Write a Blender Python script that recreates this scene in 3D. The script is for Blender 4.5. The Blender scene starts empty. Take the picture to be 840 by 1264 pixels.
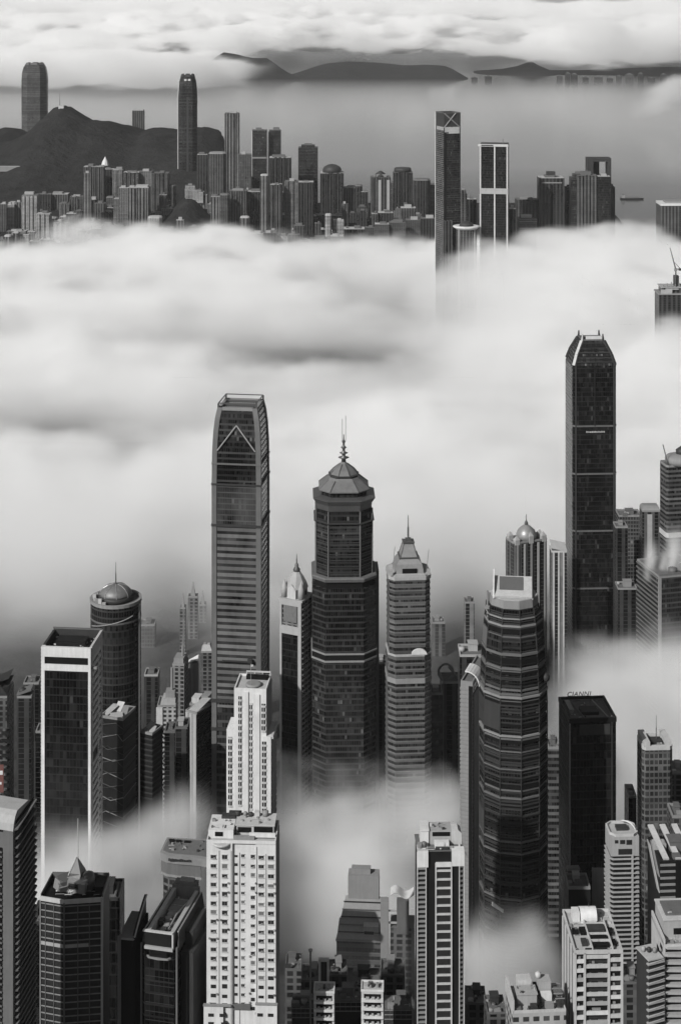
SKY_STRENGTH, SUN_STRENGTH, EXPOSURE, VB = .065, 4.8, 0.08, 7
HAZE, FOGD, FOGN, FOGF = 1.0e-5, .028, .05, .016
ADDED_MIST = 3.0e-4
import bpy, math, random
import numpy as np
from mathutils import Vector
SC = bpy.context.scene
COL = SC.collection
R = math.radians
# ---------------------------------------------------------------- camera frame
H, F, CX, HY = 600.0, 2100.0, 420.0, -20.0      # camera height; focal length, centre and horizon row in photo pixels
def X(px, Y): return (px - CX) * Y / F
def Z(py, Y): return H - (py - HY) * Y / F
def PXM(Y): return Y / F                         # metres per photo pixel at depth Y

# ---------------------------------------------------------------- materials (all greys)
def _mat(name):
    m = bpy.data.materials.new(name); m.use_nodes = True
    t = m.node_tree; t.nodes.clear()
    out = t.nodes.new('ShaderNodeOutputMaterial')
    return m, t, out
def _math(t, op, a, b=None, clamp=False):
    n = t.nodes.new('ShaderNodeMath'); n.operation = op; n.use_clamp = clamp
    for i, v in enumerate((a, b)):
        if v is None: continue
        if isinstance(v, (int, float)): n.inputs[i].default_value = v
        else: t.links.new(v, n.inputs[i])
    return n.outputs[0]
def _mix(t, fac, a, b):
    n = t.nodes.new('ShaderNodeMix'); n.data_type = 'FLOAT'
    for s, v in ((0, fac), (2, a), (3, b)):
        if isinstance(v, (int, float)): n.inputs[s].default_value = v
        else: t.links.new(v, n.inputs[s])
    return n.outputs[0]
def _noise(t, vec, scale, detail=3, rough=.6):
    n = t.nodes.new('ShaderNodeTexNoise'); n.inputs['Scale'].default_value = scale
    n.inputs['Detail'].default_value = detail; n.inputs['Roughness'].default_value = rough
    t.links.new(vec, n.inputs['Vector']); return n.outputs[0]
def _stretch(t, src, sc):
    m = t.nodes.new('ShaderNodeMapping'); m.inputs['Scale'].default_value = sc
    t.links.new(src, m.inputs['Vector']); return m.outputs[0]
def plain(name, v, rough=.75, amt=.25, scale=.15, metal=0.0, spec=.4, streak=True):
    """matt painted or concrete surface with uneven weathering and rain streaks"""
    m, t, out = _mat(name)
    b = t.nodes.new('ShaderNodeBsdfPrincipled')
    g = t.nodes.new('ShaderNodeNewGeometry').outputs['Position']
    n1 = _noise(t, g, scale, 5, .65)
    n2 = _noise(t, _stretch(t, g, (1, 1, .06)) if streak else g, scale * 6, 3, .6)
    f = _math(t, 'ADD', _math(t, 'MULTIPLY', n1, .55), _math(t, 'MULTIPLY', n2, .45))
    f = _math(t, 'MULTIPLY', _math(t, 'SUBTRACT', f, .5), 2.6)
    val = _math(t, 'MULTIPLY', _math(t, 'ADD', _math(t, 'MULTIPLY', f, amt), 1.0), v)
    t.links.new(val, b.inputs['Base Color'])
    b.inputs['Roughness'].default_value = rough; b.inputs['Metallic'].default_value = metal
    b.inputs['Specular IOR Level'].default_value = spec
    t.links.new(b.outputs[0], out.inputs['Surface']); return m
def facade(name, floor=4.0, bay=3.0, sv=.3, mu=.12, glass=.02, wall=.2, var=.6, fvar=.35, grough=.12, wrough=.6, band=0, bandv=.01, spec=.2, zoff=0.0):
    """window wall: every floor has a spandrel strip (share sv) and every bay a pier (share mu); panes and floors differ a little.
    band > 0: every band-th floor is a darker plant floor"""
    m, t, out = _mat(name)
    uv = t.nodes.new('ShaderNodeUVMap').outputs[0]
    sp = t.nodes.new('ShaderNodeSeparateXYZ'); t.links.new(uv, sp.inputs[0])
    u = _math(t, 'DIVIDE', sp.outputs[0], bay); v = _math(t, 'DIVIDE', _math(t, 'ADD', sp.outputs[1], zoff), floor)
    fu, fv = _math(t, 'FRACT', u), _math(t, 'FRACT', v)
    iu, iv = _math(t, 'FLOOR', u), _math(t, 'FLOOR', v)
    pier = _math(t, 'LESS_THAN', fu, mu); slab = _math(t, 'LESS_THAN', fv, sv)
    wallm = _math(t, 'MAXIMUM', pier, slab)
    cv = t.nodes.new('ShaderNodeCombineXYZ'); t.links.new(iu, cv.inputs[0]); t.links.new(iv, cv.inputs[1])
    wn = t.nodes.new('ShaderNodeTexWhiteNoise'); wn.noise_dimensions = '3D'; t.links.new(cv.outputs[0], wn.inputs['Vector'])
    oi = t.nodes.new('ShaderNodeObjectInfo'); t.links.new(_math(t, 'MULTIPLY', oi.outputs['Random'], 53.7), cv.inputs[2])
    wf = t.nodes.new('ShaderNodeTexWhiteNoise'); wf.noise_dimensions = '1D'; t.links.new(_math(t, 'ADD', iv, _math(t, 'MULTIPLY', oi.outputs['Random'], 97)), wf.inputs['W'])
    fl = _math(t, 'ADD', 1.0, _math(t, 'MULTIPLY', _math(t, 'SUBTRACT', wf.outputs[0], .5), 2 * fvar))
    pos = t.nodes.new('ShaderNodeNewGeometry').outputs['Position']
    big = _noise(t, pos, .02, 4, .6)
    st = _noise(t, _stretch(t, pos, (1, 1, .05)), .4, 3, .6)
    dirt = _math(t, 'ADD', .55, _math(t, 'MULTIPLY', _math(t, 'ADD', big, st), .45))
    bl = _math(t, 'ADD', _math(t, 'POWER', wn.outputs[0], 3.0), _math(t, 'MULTIPLY', _math(t, 'GREATER_THAN', wn.outputs[0], .972), 1.6))  # blinds, plus a few stray panes painted bright as if lit
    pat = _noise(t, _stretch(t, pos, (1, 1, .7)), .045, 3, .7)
    refl_patch = _math(t, 'MAXIMUM', _math(t, 'ADD', .15, _math(t, 'MULTIPLY', _math(t, 'SUBTRACT', pat, .32), 4.6)), .12)  # noise patches paint irregular reflections into pane and wall colour
    gl = _math(t, 'MULTIPLY', _math(t, 'ADD', glass, _math(t, 'MULTIPLY', bl, var * .045)), refl_patch)
    wl = _math(t, 'MULTIPLY', _math(t, 'MULTIPLY', _math(t, 'MULTIPLY', wall, fl), dirt), _math(t, 'ADD', .68, _math(t, 'MULTIPLY', _math(t, 'MINIMUM', refl_patch, 1.3), .34)))
    if band:
        bm = _math(t, 'LESS_THAN', _math(t, 'FRACT', _math(t, 'DIVIDE', v, float(band))), 1.6 / band)
        wl = _mix(t, bm, wl, bandv); gl = _mix(t, bm, gl, bandv)
    col = _mix(t, wallm, gl, wl)
    b = t.nodes.new('ShaderNodeBsdfPrincipled')
    t.links.new(col, b.inputs['Base Color'])
    t.links.new(_mix(t, wallm, _math(t, 'ADD', grough, _math(t, 'MULTIPLY', wn.outputs[0], .12)), wrough), b.inputs['Roughness'])
    b.inputs['Specular IOR Level'].default_value = spec
    bp = t.nodes.new('ShaderNodeBump'); bp.inputs['Distance'].default_value = .25; bp.inputs['Strength'].default_value = .18
    t.links.new(wallm, bp.inputs['Height']); t.links.new(bp.outputs[0], b.inputs['Normal'])
    t.links.new(b.outputs[0], out.inputs['Surface']); return m
_M = {}
def M(key):
    """materials by name, made once"""
    if key not in _M: _M[key] = MATS[key](key)
    return _M[key]
MATS = {
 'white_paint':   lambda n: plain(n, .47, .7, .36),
 'white_worn':    lambda n: plain(n, .36, .75, .42, .25),
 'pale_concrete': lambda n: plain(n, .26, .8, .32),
 'concrete':      lambda n: plain(n, .17, .85, .3),
 'grey_panel':    lambda n: plain(n, .09, .6, .35),
 'dark_panel':    lambda n: plain(n, .030, .55, .4, spec=.2),
 'black_panel':   lambda n: plain(n, .010, .5, .45, spec=.18),
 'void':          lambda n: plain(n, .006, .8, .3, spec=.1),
 'roof_felt':     lambda n: plain(n, .09, .9, .45, .3, streak=False),
 'roof_pale':     lambda n: plain(n, .3, .9, .4, .3, streak=False),
 'metal':         lambda n: plain(n, .38, .38, .2, .2, metal=.6),
 'dark_metal':    lambda n: plain(n, .1, .4, .3, .2, metal=.5),
 'zinc':          lambda n: plain(n, .22, .42, .35, .25, metal=.3),
 'pane':          lambda n: plain(n, .022, .12, .5, .6, spec=.5, streak=False),
 'pane_pale':     lambda n: plain(n, .12, .2, .5, .6, spec=.5, streak=False),
}
# ---------------------------------------------------------------- mesh builder
class MB:
    def __init__(s): s.v = []; s.f = []; s.mi = []; s.sm = []
    def face(s, idx, mi=0, smooth=False): s.f.append(idx); s.mi.append(mi); s.sm.append(smooth)
    def box(s, x0, x1, y0, y1, z0, z1, mi=0, top=None):
        n = len(s.v); s.v += [(x0,y0,z0),(x1,y0,z0),(x1,y1,z0),(x0,y1,z0),(x0,y0,z1),(x1,y0,z1),(x1,y1,z1),(x0,y1,z1)]
        tp = mi if top is None else top
        for q, k in (((0,1,5,4),mi),((1,2,6,5),mi),((2,3,7,6),mi),((3,0,4,7),mi),((4,5,6,7),tp),((3,2,1,0),mi)): s.face(tuple(n+i for i in q), k)
        return s
    def loft(s, rings, mi=0, top=None, smooth=False, cap=True, bottom=True):
        """rings: list of (polygon, z); polygons of equal length, counter-clockwise from above"""
        n0 = len(s.v); k = len(rings[0][0])
        for poly, z in rings: s.v += [(x, y, z) for x, y in poly]
        for i in range(len(rings) - 1):
            m = mi[i] if isinstance(mi, (list, tuple)) else mi
            for j in range(k):
                a = n0 + i*k + j; b = n0 + i*k + (j+1) % k
                s.face((a, b, b + k, a + k), m, smooth)
        m0 = mi[0] if isinstance(mi, (list, tuple)) else mi
        if cap: s.face(tuple(n0 + (len(rings)-1)*k + j for j in range(k)), (top if top is not None else m0))
        if bottom: s.face(tuple(n0 + j for j in reversed(range(k))), m0)
        return s
    def prism(s, poly, z0, z1, mi=0, top=None, smooth=False): return s.loft([(poly, z0), (poly, z1)], mi, top, smooth)
    def ring(s, outer, inner, z0, z1, mi=0):
        """hollow wall following a polygon"""
        n = len(s.v); k = len(outer)
        for p, z in ((outer,z0),(outer,z1),(inner,z1),(inner,z0)): s.v += [(x,y,z) for x,y in p]
        for a in range(4):
            b = (a+1) % 4
            for j in range(k):
                j2 = (j+1) % k
                s.face((n+a*k+j, n+a*k+j2, n+b*k+j2, n+b*k+j), mi)
        return s
    def lathe(s, prof, seg=24, cx=0, cy=0, mi=0, smooth=True, ph=0.0):
        """prof: (radius, z) from bottom to top"""
        return s.loft([([(cx + r*math.cos(2*math.pi*(j/seg)+ph), cy + r*math.sin(2*math.pi*(j/seg)+ph)) for j in range(seg)], z) for r, z in prof], mi, None, smooth)
    def bar(s, a, b, r, sides=6, r2=None, mi=0):
        a, b = Vector(a), Vector(b); d = (b-a).normalized()
        u = d.orthogonal().normalized(); w = d.cross(u); r2 = r if r2 is None else r2
        if sides == 4: u, w = (u + w).normalized(), (w - u).normalized()
        n = len(s.v)
        for p, rr in ((a, r), (b, r2)):
            for j in range(sides):
                t = 2*math.pi*j/sides; q = p + (u*math.cos(t) + w*math.sin(t))*rr; s.v.append(tuple(q))
        for j in range(sides):
            k = (j+1) % sides; s.face((n+j, n+k, n+sides+k, n+sides+j), mi)
        s.face(tuple(n+sides+j for j in range(sides)), mi); s.face(tuple(n+j for j in reversed(range(sides))), mi)
        return s
    def slab(s, pts, t, mi=0):
        """a flat sheet of four or more points given real thickness t along its normal"""
        P = [Vector(p) for p in pts]; nrm = (P[1]-P[0]).cross(P[2]-P[1]).normalized() * t
        n = len(s.v); k = len(P)
        s.v += [tuple(p) for p in P] + [tuple(p + nrm) for p in P]
        s.face(tuple(n+j for j in reversed(range(k))), mi); s.face(tuple(n+k+j for j in range(k)), mi)
        for j in range(k): s.face((n+j, n+(j+1)%k, n+k+(j+1)%k, n+k+j), mi)
        return s
    def mesh(s, name, mats):
        me = bpy.data.meshes.new(name); me.from_pydata(s.v, [], s.f)
        for m in mats: me.materials.append(M(m) if isinstance(m, str) else m)
        me.polygons.foreach_set('material_index', s.mi)
        me.polygons.foreach_set('use_smooth', s.sm)
        uv = me.uv_layers.new(name='UVMap').data
        for p in me.polygons:
            n = p.normal; hl = math.hypot(n.x, n.y)
            for li in p.loop_indices:
                c = me.vertices[me.loops[li].vertex_index].co
                if hl > .35: uv[li].uv = ((-n.y*c.x + n.x*c.y)/hl, c.z)
                else: uv[li].uv = (c.x, c.y)
        return me
def part(name, mb, mats, parent=None, label=None, loc=None, rz=0.0):
    o = bpy.data.objects.new(name, mb.mesh(name, mats if isinstance(mats, (list, tuple)) else [mats]) if isinstance(mb, MB) else mb)
    COL.objects.link(o); o.parent = parent
    if label: o['label'] = label
    if loc: o.location = loc
    o.rotation_euler.z = rz
    return o
def thing(name, label, cat, x, y, z, rz=0.0, group=None):
    o = bpy.data.objects.new(name, None); COL.objects.link(o)
    o.location = (x, y, z); o.rotation_euler.z = rz; o.empty_display_size = 5
    o['label'] = label; o['category'] = cat
    if group: o['group'] = group
    return o
def tag(o, label=None, cat=None, group=None, kind=None):
    for k, v in (('label', label), ('category', cat), ('group', group), ('kind', kind)):
        if v: o[k] = v
    return o
def rect(w, d, cx=0, cy=0): return [(cx-w/2,cy-d/2),(cx+w/2,cy-d/2),(cx+w/2,cy+d/2),(cx-w/2,cy+d/2)]
def cham(w, d, c, e=None):
    """rectangle with cut corners"""
    e = c if e is None else e; a, b = w/2, d/2
    return [(-a+c,-b),(a-c,-b),(a,-b+e),(a,b-e),(a-c,b),(-a+c,b),(-a,b-e),(-a,-b+e)]
def ngon(n, r, ph=0.0, sx=1, sy=1): return [(sx*r*math.cos(2*math.pi*j/n+ph), sy*r*math.sin(2*math.pi*j/n+ph)) for j in range(n)]
def grow(poly, k, dz=0):
    """polygon moved out by k metres (convex, about the origin)"""
    n = len(poly); out = []
    for i in range(n):
        p0, p1, p2 = Vector(poly[i-1]), Vector(poly[i]), Vector(poly[(i+1) % n])
        e1, e2 = (p1-p0).normalized(), (p2-p1).normalized()
        n1, n2 = Vector((e1.y,-e1.x)), Vector((e2.y,-e2.x))
        b = (n1+n2); b = b / max(.3, b.length_squared) * 2
        q = p1 + b*k; out.append((q.x, q.y))
    return out
def fit(xl, xc, xr, Y, th, side):
    """plan size, centre and turn of a box whose near corner stands at photo column xc, with its broad front to one side and its flank
    (on SIDE 'r' or 'l') to the other; th = degrees it is turned"""
    al = math.degrees(math.atan((xc - CX)/F)); m = PXM(Y)
    if side == 'r':
        te = R(th - al); w = (xc-xl)*m/math.cos(R(th))*1.0; d = (xr-xc)*m/max(.03, math.sin(te)); rz = -R(th)
        w = (xc-xl)*m/max(.2, math.cos(te)); lx, ly = -w/2, d/2
    else:
        te = R(th + al); w = (xr-xc)*m/max(.2, math.cos(te)); d = (xc-xl)*m/max(.03, math.sin(te)); rz = R(th)
        lx, ly = w/2, d/2
    cx = X(xc, Y) + lx*math.cos(rz) - ly*math.sin(rz); cy = Y + lx*math.sin(rz) + ly*math.cos(rz)
    return w, d, cx, cy, rz
# ---------------------------------------------------------------- setting: world, sun, camera, ground, sea, hills
w = bpy.data.worlds.new("World"); SC.world = w; w.use_nodes = True
t = w.node_tree; bg = t.nodes['Background']
SUN_AZ, SUN_EL = 221.0, 35.0         # degrees clockwise from +Y; low sun behind the left shoulder
sky = t.nodes.new('ShaderNodeTexSky'); sky.sky_type = 'NISHITA'; sky.sun_disc = False
sky.sun_elevation = R(SUN_EL); sky.sun_rotation = R(SUN_AZ); sky.air_density = 1.0; sky.dust_density = 2.0
bw = t.nodes.new('ShaderNodeRGBToBW'); t.links.new(sky.outputs[0], bw.inputs[0]); t.links.new(bw.outputs[0], bg.inputs['Color'])
bg.inputs['Strength'].default_value = SKY_STRENGTH
sl = bpy.data.lights.new('sun', 'SUN'); sl.energy = SUN_STRENGTH; sl.angle = R(.5); sl.color = (1, .992, .975)
so = bpy.data.objects.new('sun', sl); COL.objects.link(so)
dv = Vector((math.sin(R(SUN_AZ))*math.cos(R(SUN_EL)), math.cos(R(SUN_AZ))*math.cos(R(SUN_EL)), math.sin(R(SUN_EL))))
so.rotation_euler = dv.to_track_quat('Z', 'Y').to_euler(); so.location = dv*3000
cd = bpy.data.cameras.new('camera'); cam = bpy.data.objects.new('camera', cd); COL.objects.link(cam); SC.camera = cam
cam.location = (0, 0, H); cam.rotation_euler = (R(90), 0, 0)
cd.sensor_width = 36; cd.lens = 36*F/1264; cd.shift_y = -(632-HY)/1264; cd.clip_start = 1; cd.clip_end = 200000
SC.view_settings.view_transform = 'Standard'; SC.view_settings.look = 'None'; SC.view_settings.exposure = EXPOSURE; SC.view_settings.gamma = 1
SC.cycles.volume_bounces = VB; SC.cycles.max_bounces = 10; SC.cycles.diffuse_bounces = 3; SC.cycles.glossy_bounces = 2
SC.cycles.use_adaptive_sampling = True; SC.cycles.adaptive_threshold = .02
SC.cycles.use_denoising = True
SC.cycles.volume_max_steps = 1024

# numpy noise ------------------------------------------------
def vnoise(shape_pts, cell, seed):
    """smooth value noise at points (tuple of arrays), lattice spacing cell (tuple)"""
    rng = np.random.RandomState(seed); N = 64
    g = rng.rand(*([N]*len(shape_pts))).astype(np.float32)
    idx = []; fr = []
    for p, c in zip(shape_pts, cell):
        q = p / c; i = np.floor(q).astype(np.int32); f = (q - i).astype(np.float32); fr.append(f*f*f*(f*(f*6-15)+10)); idx.append(i % N)
    if len(shape_pts) == 2:
        (i, j), (a, b) = idx, fr; i1, j1 = (i+1) % N, (j+1) % N
        return (g[i,j]*(1-a)+g[i1,j]*a)*(1-b) + (g[i,j1]*(1-a)+g[i1,j1]*a)*b
    (i, j, k), (a, b, c) = idx, fr; i1, j1, k1 = (i+1) % N, (j+1) % N, (k+1) % N
    lo = (g[i,j,k]*(1-a)+g[i1,j,k]*a)*(1-b) + (g[i,j1,k]*(1-a)+g[i1,j1,k]*a)*b
    hi = (g[i,j,k1]*(1-a)+g[i1,j,k1]*a)*(1-b) + (g[i,j1,k1]*(1-a)+g[i1,j1,k1]*a)*b
    return lo*(1-c) + hi*c
def fbm(pts, cell, octs, seed, gain=.5):
    s = 0; a = 1; tot = 0
    for o in range(octs):
        s = s + a*vnoise(pts, tuple(c/2**o for c in cell), seed+o*17); tot += a; a *= gain
    return s/tot - .5
def sstep(a, b, x):
    t_ = np.clip((x-a)/(b-a), 0, 1); return t_*t_*(3-2*t_)

# terrain ----------------------------------------------------
def hill_profile(px):
    xs = [-200,-60,0,25,40,50,62,75,90,105,130,150,172,185,200,215,250,268,280,300,330]
    ys = [205,196,190,180,166,156,147,143,150,160,163,168,175,170,171,175,169,175,188,215,290]
    return np.interp(px, xs, ys)
def terrain(x, y):
    x = np.asarray(x, float); y = np.asarray(y, float)
    near = np.interp(y, [0, 420, 560, 700, 850, 1000, 1250, 2200, 2260], [300, 240, 190, 150, 85, 32, 8, 4, -6])
    near = np.maximum(near, -6)
    px = CX + x*F/4800.0
    yend = 4520 + 900*np.clip((300-px)/60, 0, 1)
    far = np.interp(y, [3440, 3480, 3700, 4400], [-6, 4, 10, 26]) * np.clip((yend-y)/60, 0, 1) - 6*(y > yend)
    px = CX + x*F/4800.0
    crest = H - (hill_profile(px) - HY)*4800/F
    sh = np.exp(-((y-4850)/np.where(y < 4850, 420, 500))**2)
    n = fbm((x+9e4, y+9e4), (240., 240.), 4, 5)
    n2_ = fbm((x+4e4, y+4e4), (70., 70.), 3, 6); gul = np.abs(fbm((x+6e4, y*.5+6e4), (150., 150.), 3, 8))
    hill = np.maximum(crest - 4, 0)*sh*(1 + n*.3*(1-sh)) + np.clip(crest/40, 0, 1)*sh*(26*n2_ - 50*(gul-.1)*(1-sh**3))
    land = far + np.where(y > 3500, hill, 0)
    mound = 60*np.exp(-(((CX + x*F/4050.) - 232)/26)**2 - ((y-4080)/110)**2)
    land = land + mound*(1 + .5*n)
    far_ok = (px < 640)
    land = np.where(far_ok | (y < 3900), land, np.interp(px, [640, 760], [0, 1])*-8 + np.where(px < 760, land*np.clip((760-px)/120, 0, 1), 0))
    return np.where(y < 2500, near, land)
def heightfield(name, xs, ys, fn, mat, kind='structure'):
    XX, YY = np.meshgrid(xs, ys); ZZ = fn(XX, YY)
    v = np.stack([XX.ravel(), YY.ravel(), ZZ.ravel()], 1); nx = len(xs); ny = len(ys)
    f = [(j*nx+i, j*nx+i+1, (j+1)*nx+i+1, (j+1)*nx+i) for j in range(ny-1) for i in range(nx-1)]
    me = bpy.data.meshes.new(name); me.from_pydata(v.tolist(), [], f); me.materials.append(mat)
    me.polygons.foreach_set('use_smooth', [True]*len(f))
    o = bpy.data.objects.new(name, me); COL.objects.link(o); o['kind'] = kind; return o
def ground_mat(name, lo, hi, scale, bump=3.0):
    m, t, out = _mat(name); b = t.nodes.new('ShaderNodeBsdfPrincipled')
    g = t.nodes.new('ShaderNodeNewGeometry').outputs['Position']
    a = _noise(t, g, scale, 8, .65); c = _noise(t, g, scale*.12, 4, .6)
    mr = t.nodes.new('ShaderNodeMapRange'); t.links.new(_math(t, 'ADD', _math(t, 'MULTIPLY', a, .6), _math(t, 'MULTIPLY', c, .4)), mr.inputs[0])
    mr.inputs[1].default_value = .35; mr.inputs[2].default_value = .65; mr.inputs[3].default_value = lo; mr.inputs[4].default_value = hi
    t.links.new(mr.outputs[0], b.inputs['Base Color']); b.inputs['Roughness'].default_value = .95; b.inputs['Specular IOR Level'].default_value = .1
    bp = t.nodes.new('ShaderNodeBump'); bp.inputs['Distance'].default_value = bump; t.links.new(a, bp.inputs['Height']); t.links.new(bp.outputs[0], b.inputs['Normal'])
    t.links.new(b.outputs[0], out.inputs['Surface']); return m
heightfield('ground', np.linspace(-700, 700, 57), np.concatenate([np.linspace(-300, 1500, 46), np.arange(1560, 2400, 60)]), terrain, ground_mat('city_ground', .02, .05, .05))
heightfield('hillside', np.concatenate([np.linspace(-2300, -200, 191), np.linspace(-180, 1100, 53)]), np.concatenate([np.linspace(3430, 5300, 150), np.linspace(5330, 6600, 30)]), terrain, ground_mat('wooded_hill', .006, .026, .035, 12))
def sea_mat():
    m, t, out = _mat('sea_water'); b = t.nodes.new('ShaderNodeBsdfPrincipled')
    b.inputs['Base Color'].default_value = (.035, .035, .035, 1); b.inputs['Roughness'].default_value = .14; b.inputs['IOR'].default_value = 1.33
    g = t.nodes.new('ShaderNodeNewGeometry').outputs['Position']
    a = _noise(t, _stretch(t, g, (1, .4, 1)), .03, 4, .6); bp = t.nodes.new('ShaderNodeBump'); bp.inputs['Distance'].default_value = 1.0; bp.inputs['Strength'].default_value = .12
    t.links.new(a, bp.inputs['Height']); t.links.new(bp.outputs[0], b.inputs['Normal']); t.links.new(b.outputs[0], out.inputs['Surface']); return m
sea = MB(); S_ = 70000
sea.v = [(-S_,-S_,0),(S_,-S_,0),(S_,S_,0),(-S_,S_,0)]; sea.face((0,1,2,3))
tag(part('sea', sea, [sea_mat()]), kind='structure')
# far hills beyond the sea: ridges as height fields with real depth
def ridge(name, Y, pts, depth, seed):
    pxs = [p[0] for p in pts]; hs = [max(0.0, Z(p[1], Y)) for p in pts]
    def fn(x, y):
        h = np.interp(CX + x*F/Y, pxs, hs, left=0, right=0)
        n = fbm((x+3e5, y+3e5), (900., 900.), 4, seed)
        return (h*(1+.10*n)+4*n)*np.exp(-((y-Y)/depth)**2) - 6
    xs = np.arange(X(pxs[0], Y)-100, X(pxs[-1], Y)+100, 45.0)
    return heightfield(name, xs, np.linspace(Y-2.2*depth, Y+2.2*depth, 40), fn, M_hill)
M_hill = ground_mat('far_hill', .008, .02, .01, 15)
ridge('hills', 10700, [(225,92),(250,84),(262,72),(275,64),(290,66),(305,70),(318,72),(326,69),(338,77),(350,86),(364,93),(380,100)], 260, 11)
ridge('hills', 10900, [(335,100),(362,90),(385,82),(402,77),(430,74),(465,76),(500,80),(525,79),(548,80),(562,86),(574,94),(580,99)], 260, 12)
ridge('hills', 11500, [(575,90),(600,86),(622,84),(640,80),(655,74),(665,80),(680,86),(720,86),(760,84),(800,82),(840,81),(900,84),(1000,90)], 300, 13)
ridge('hills', 9800, [(-80,150),(-20,130),(10,122),(30,130),(60,150)], 500, 14) if False else None
ridge('hills', 5900, [(-120,190),(-40,170),(0,156),(12,153),(24,158),(40,172),(70,190)], 350, 15)

# haze -------------------------------------------------------
def vol_mat(name, density, grey, attr=False, aniso=0.0):
    m, t, out = _mat(name); pv = t.nodes.new('ShaderNodeVolumePrincipled')
    pv.inputs['Color'].default_value = (grey, grey, grey, 1); pv.inputs['Density'].default_value = density; pv.inputs['Anisotropy'].default_value = aniso
    if not attr: pv.inputs['Density Attribute'].default_value = ''
    t.links.new(pv.outputs[0], out.inputs['Volume']); return m
hz = MB().box(-75000, 75000, -71000, 75000, -8, 640)
ms = MB().box(-9000, 9000, 5050, 9700, -4, 58)
tag(part('added_sea_mist', ms, [vol_mat('added_sea_mist', ADDED_MIST, .99)]), kind='stuff')  # mist layer added to brighten the far water
tag(part('haze', hz, [vol_mat('haze_air', HAZE, .97, aniso=.0)]), kind='stuff')

# fog banks: density grids -----------------------------------
def fog_grid(name, lo, hi, N, dens, mat, label=None):
    me = bpy.data.meshes.new(name); n = N[0]*N[1]*N[2]; me.vertices.add(n)
    me.attributes.new('fog_density', 'FLOAT', 'POINT').data.foreach_set('value', np.ascontiguousarray(dens, dtype=np.float32).ravel())
    o = bpy.data.objects.new(name, me); COL.objects.link(o); o['kind'] = 'stuff'
    if label: o['label'] = label
    ng = bpy.data.node_groups.new(name+'_nodes', 'GeometryNodeTree')
    ng.interface.new_socket('Geometry', in_out='INPUT', socket_type='NodeSocketGeometry'); ng.interface.new_socket('Geometry', in_out='OUTPUT', socket_type='NodeSocketGeometry')
    nd = ng.nodes; L = ng.links.new
    gi = nd.new('NodeGroupInput'); go = nd.new('NodeGroupOutput'); vc = nd.new('GeometryNodeVolumeCube')
    vc.inputs['Min'].default_value = lo; vc.inputs['Max'].default_value = hi
    for k, a in enumerate('XYZ'): vc.inputs['Resolution '+a].default_value = N[k]
    mr = nd.new('ShaderNodeMapRange'); mr.data_type = 'FLOAT_VECTOR'; mr.clamp = True
    L(nd.new('GeometryNodeInputPosition').outputs[0], mr.inputs[6]); mr.inputs[7].default_value = lo; mr.inputs[8].default_value = hi
    mr.inputs[9].default_value = (0,0,0); mr.inputs[10].default_value = tuple(k-1 for k in N)
    ad = nd.new('ShaderNodeVectorMath'); ad.operation = 'ADD'; ad.inputs[1].default_value = (.5,.5,.5); L(mr.outputs[1], ad.inputs[0])
    fl = nd.new('ShaderNodeVectorMath'); fl.operation = 'FLOOR'; L(ad.outputs[0], fl.inputs[0])
    dt = nd.new('ShaderNodeVectorMath'); dt.operation = 'DOT_PRODUCT'; L(fl.outputs[0], dt.inputs[0]); dt.inputs[1].default_value = (N[1]*N[2], N[2], 1)
    si = nd.new('GeometryNodeSampleIndex'); si.data_type = 'FLOAT'; si.domain = 'POINT'; L(gi.outputs[0], si.inputs[0])
    na = nd.new('GeometryNodeInputNamedAttribute'); na.data_type = 'FLOAT'; na.inputs[0].default_value = 'fog_density'
    L(na.outputs[0], si.inputs['Value']); L(dt.outputs['Value'], si.inputs['Index']); L(si.outputs[0], vc.inputs['Density'])
    sm = nd.new('GeometryNodeSetMaterial'); L(vc.outputs[0], sm.inputs[0]); sm.inputs['Material'].default_value = mat; L(sm.outputs[0], go.inputs[0])
    me.materials.append(mat); md = o.modifiers.new('fog', 'NODES'); md.node_group = ng
    return o
def axes(lo, hi, N):
    return np.meshgrid(*[np.linspace(lo[k], hi[k], N[k], dtype=np.float32) for k in range(3)], indexing='ij', sparse=False)
def gb(px, Y, cx, cy, sx, sy, rot=0.0):
    """soft blob in (photo column, depth) terms, depth measured in metres"""
    dx, dy = px-cx, Y-cy
    return np.exp(-(dx/sx)**2 - (dy/sy)**2)
def edge_fade(D, n=(4,4,2)):
    for ax in (0, 1):
        k = np.ones(D.shape[ax], np.float32); r = np.linspace(0, 1, n[ax]+1)[:-1]; k[:n[ax]] = r; k[-n[ax]:] = r[::-1]
        D *= k.reshape([-1 if i == ax else 1 for i in range(3)])
    D[:, :, -1] = 0; return D
# main bank over the harbour ---------------------------------
MAIN = vol_mat('fog', FOGD, .975, attr=True, aniso=.1)
lo, hi, N = (-940, 1180, 2), (940, 3720, 246), (270, 330, 42)
x, y, z = axes(lo, hi, N)
x2, y2 = x[:,:,0], y[:,:,0]; px2 = CX + x2*F/y2
w1 = fbm((x2+5000, y2+5000), (420., 420.), 3, 3)
r1 = fbm((x2+5000+260*w1, (y2+5000)*1.0+.35*x2+260*w1), (520., 230.), 4, 21)     # long folds running slightly across
r2 = fbm((x2+8000, y2+8000), (130., 90.), 3, 41)
top = 96 + 70*r1 + 18*r2
top += 84*gb(px2, y2, 780, 2880, 160, 330) + 30*gb(px2, y2, 660, 2550, 130, 260)
top -= 26*gb(px2, y2, 490, 2950, 80, 330)
veil = gb(px2, y2, 570, 2760, 80, 130); top += 70*veil + 55*gb(px2, y2, 835, 2230, 60, 130)
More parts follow.
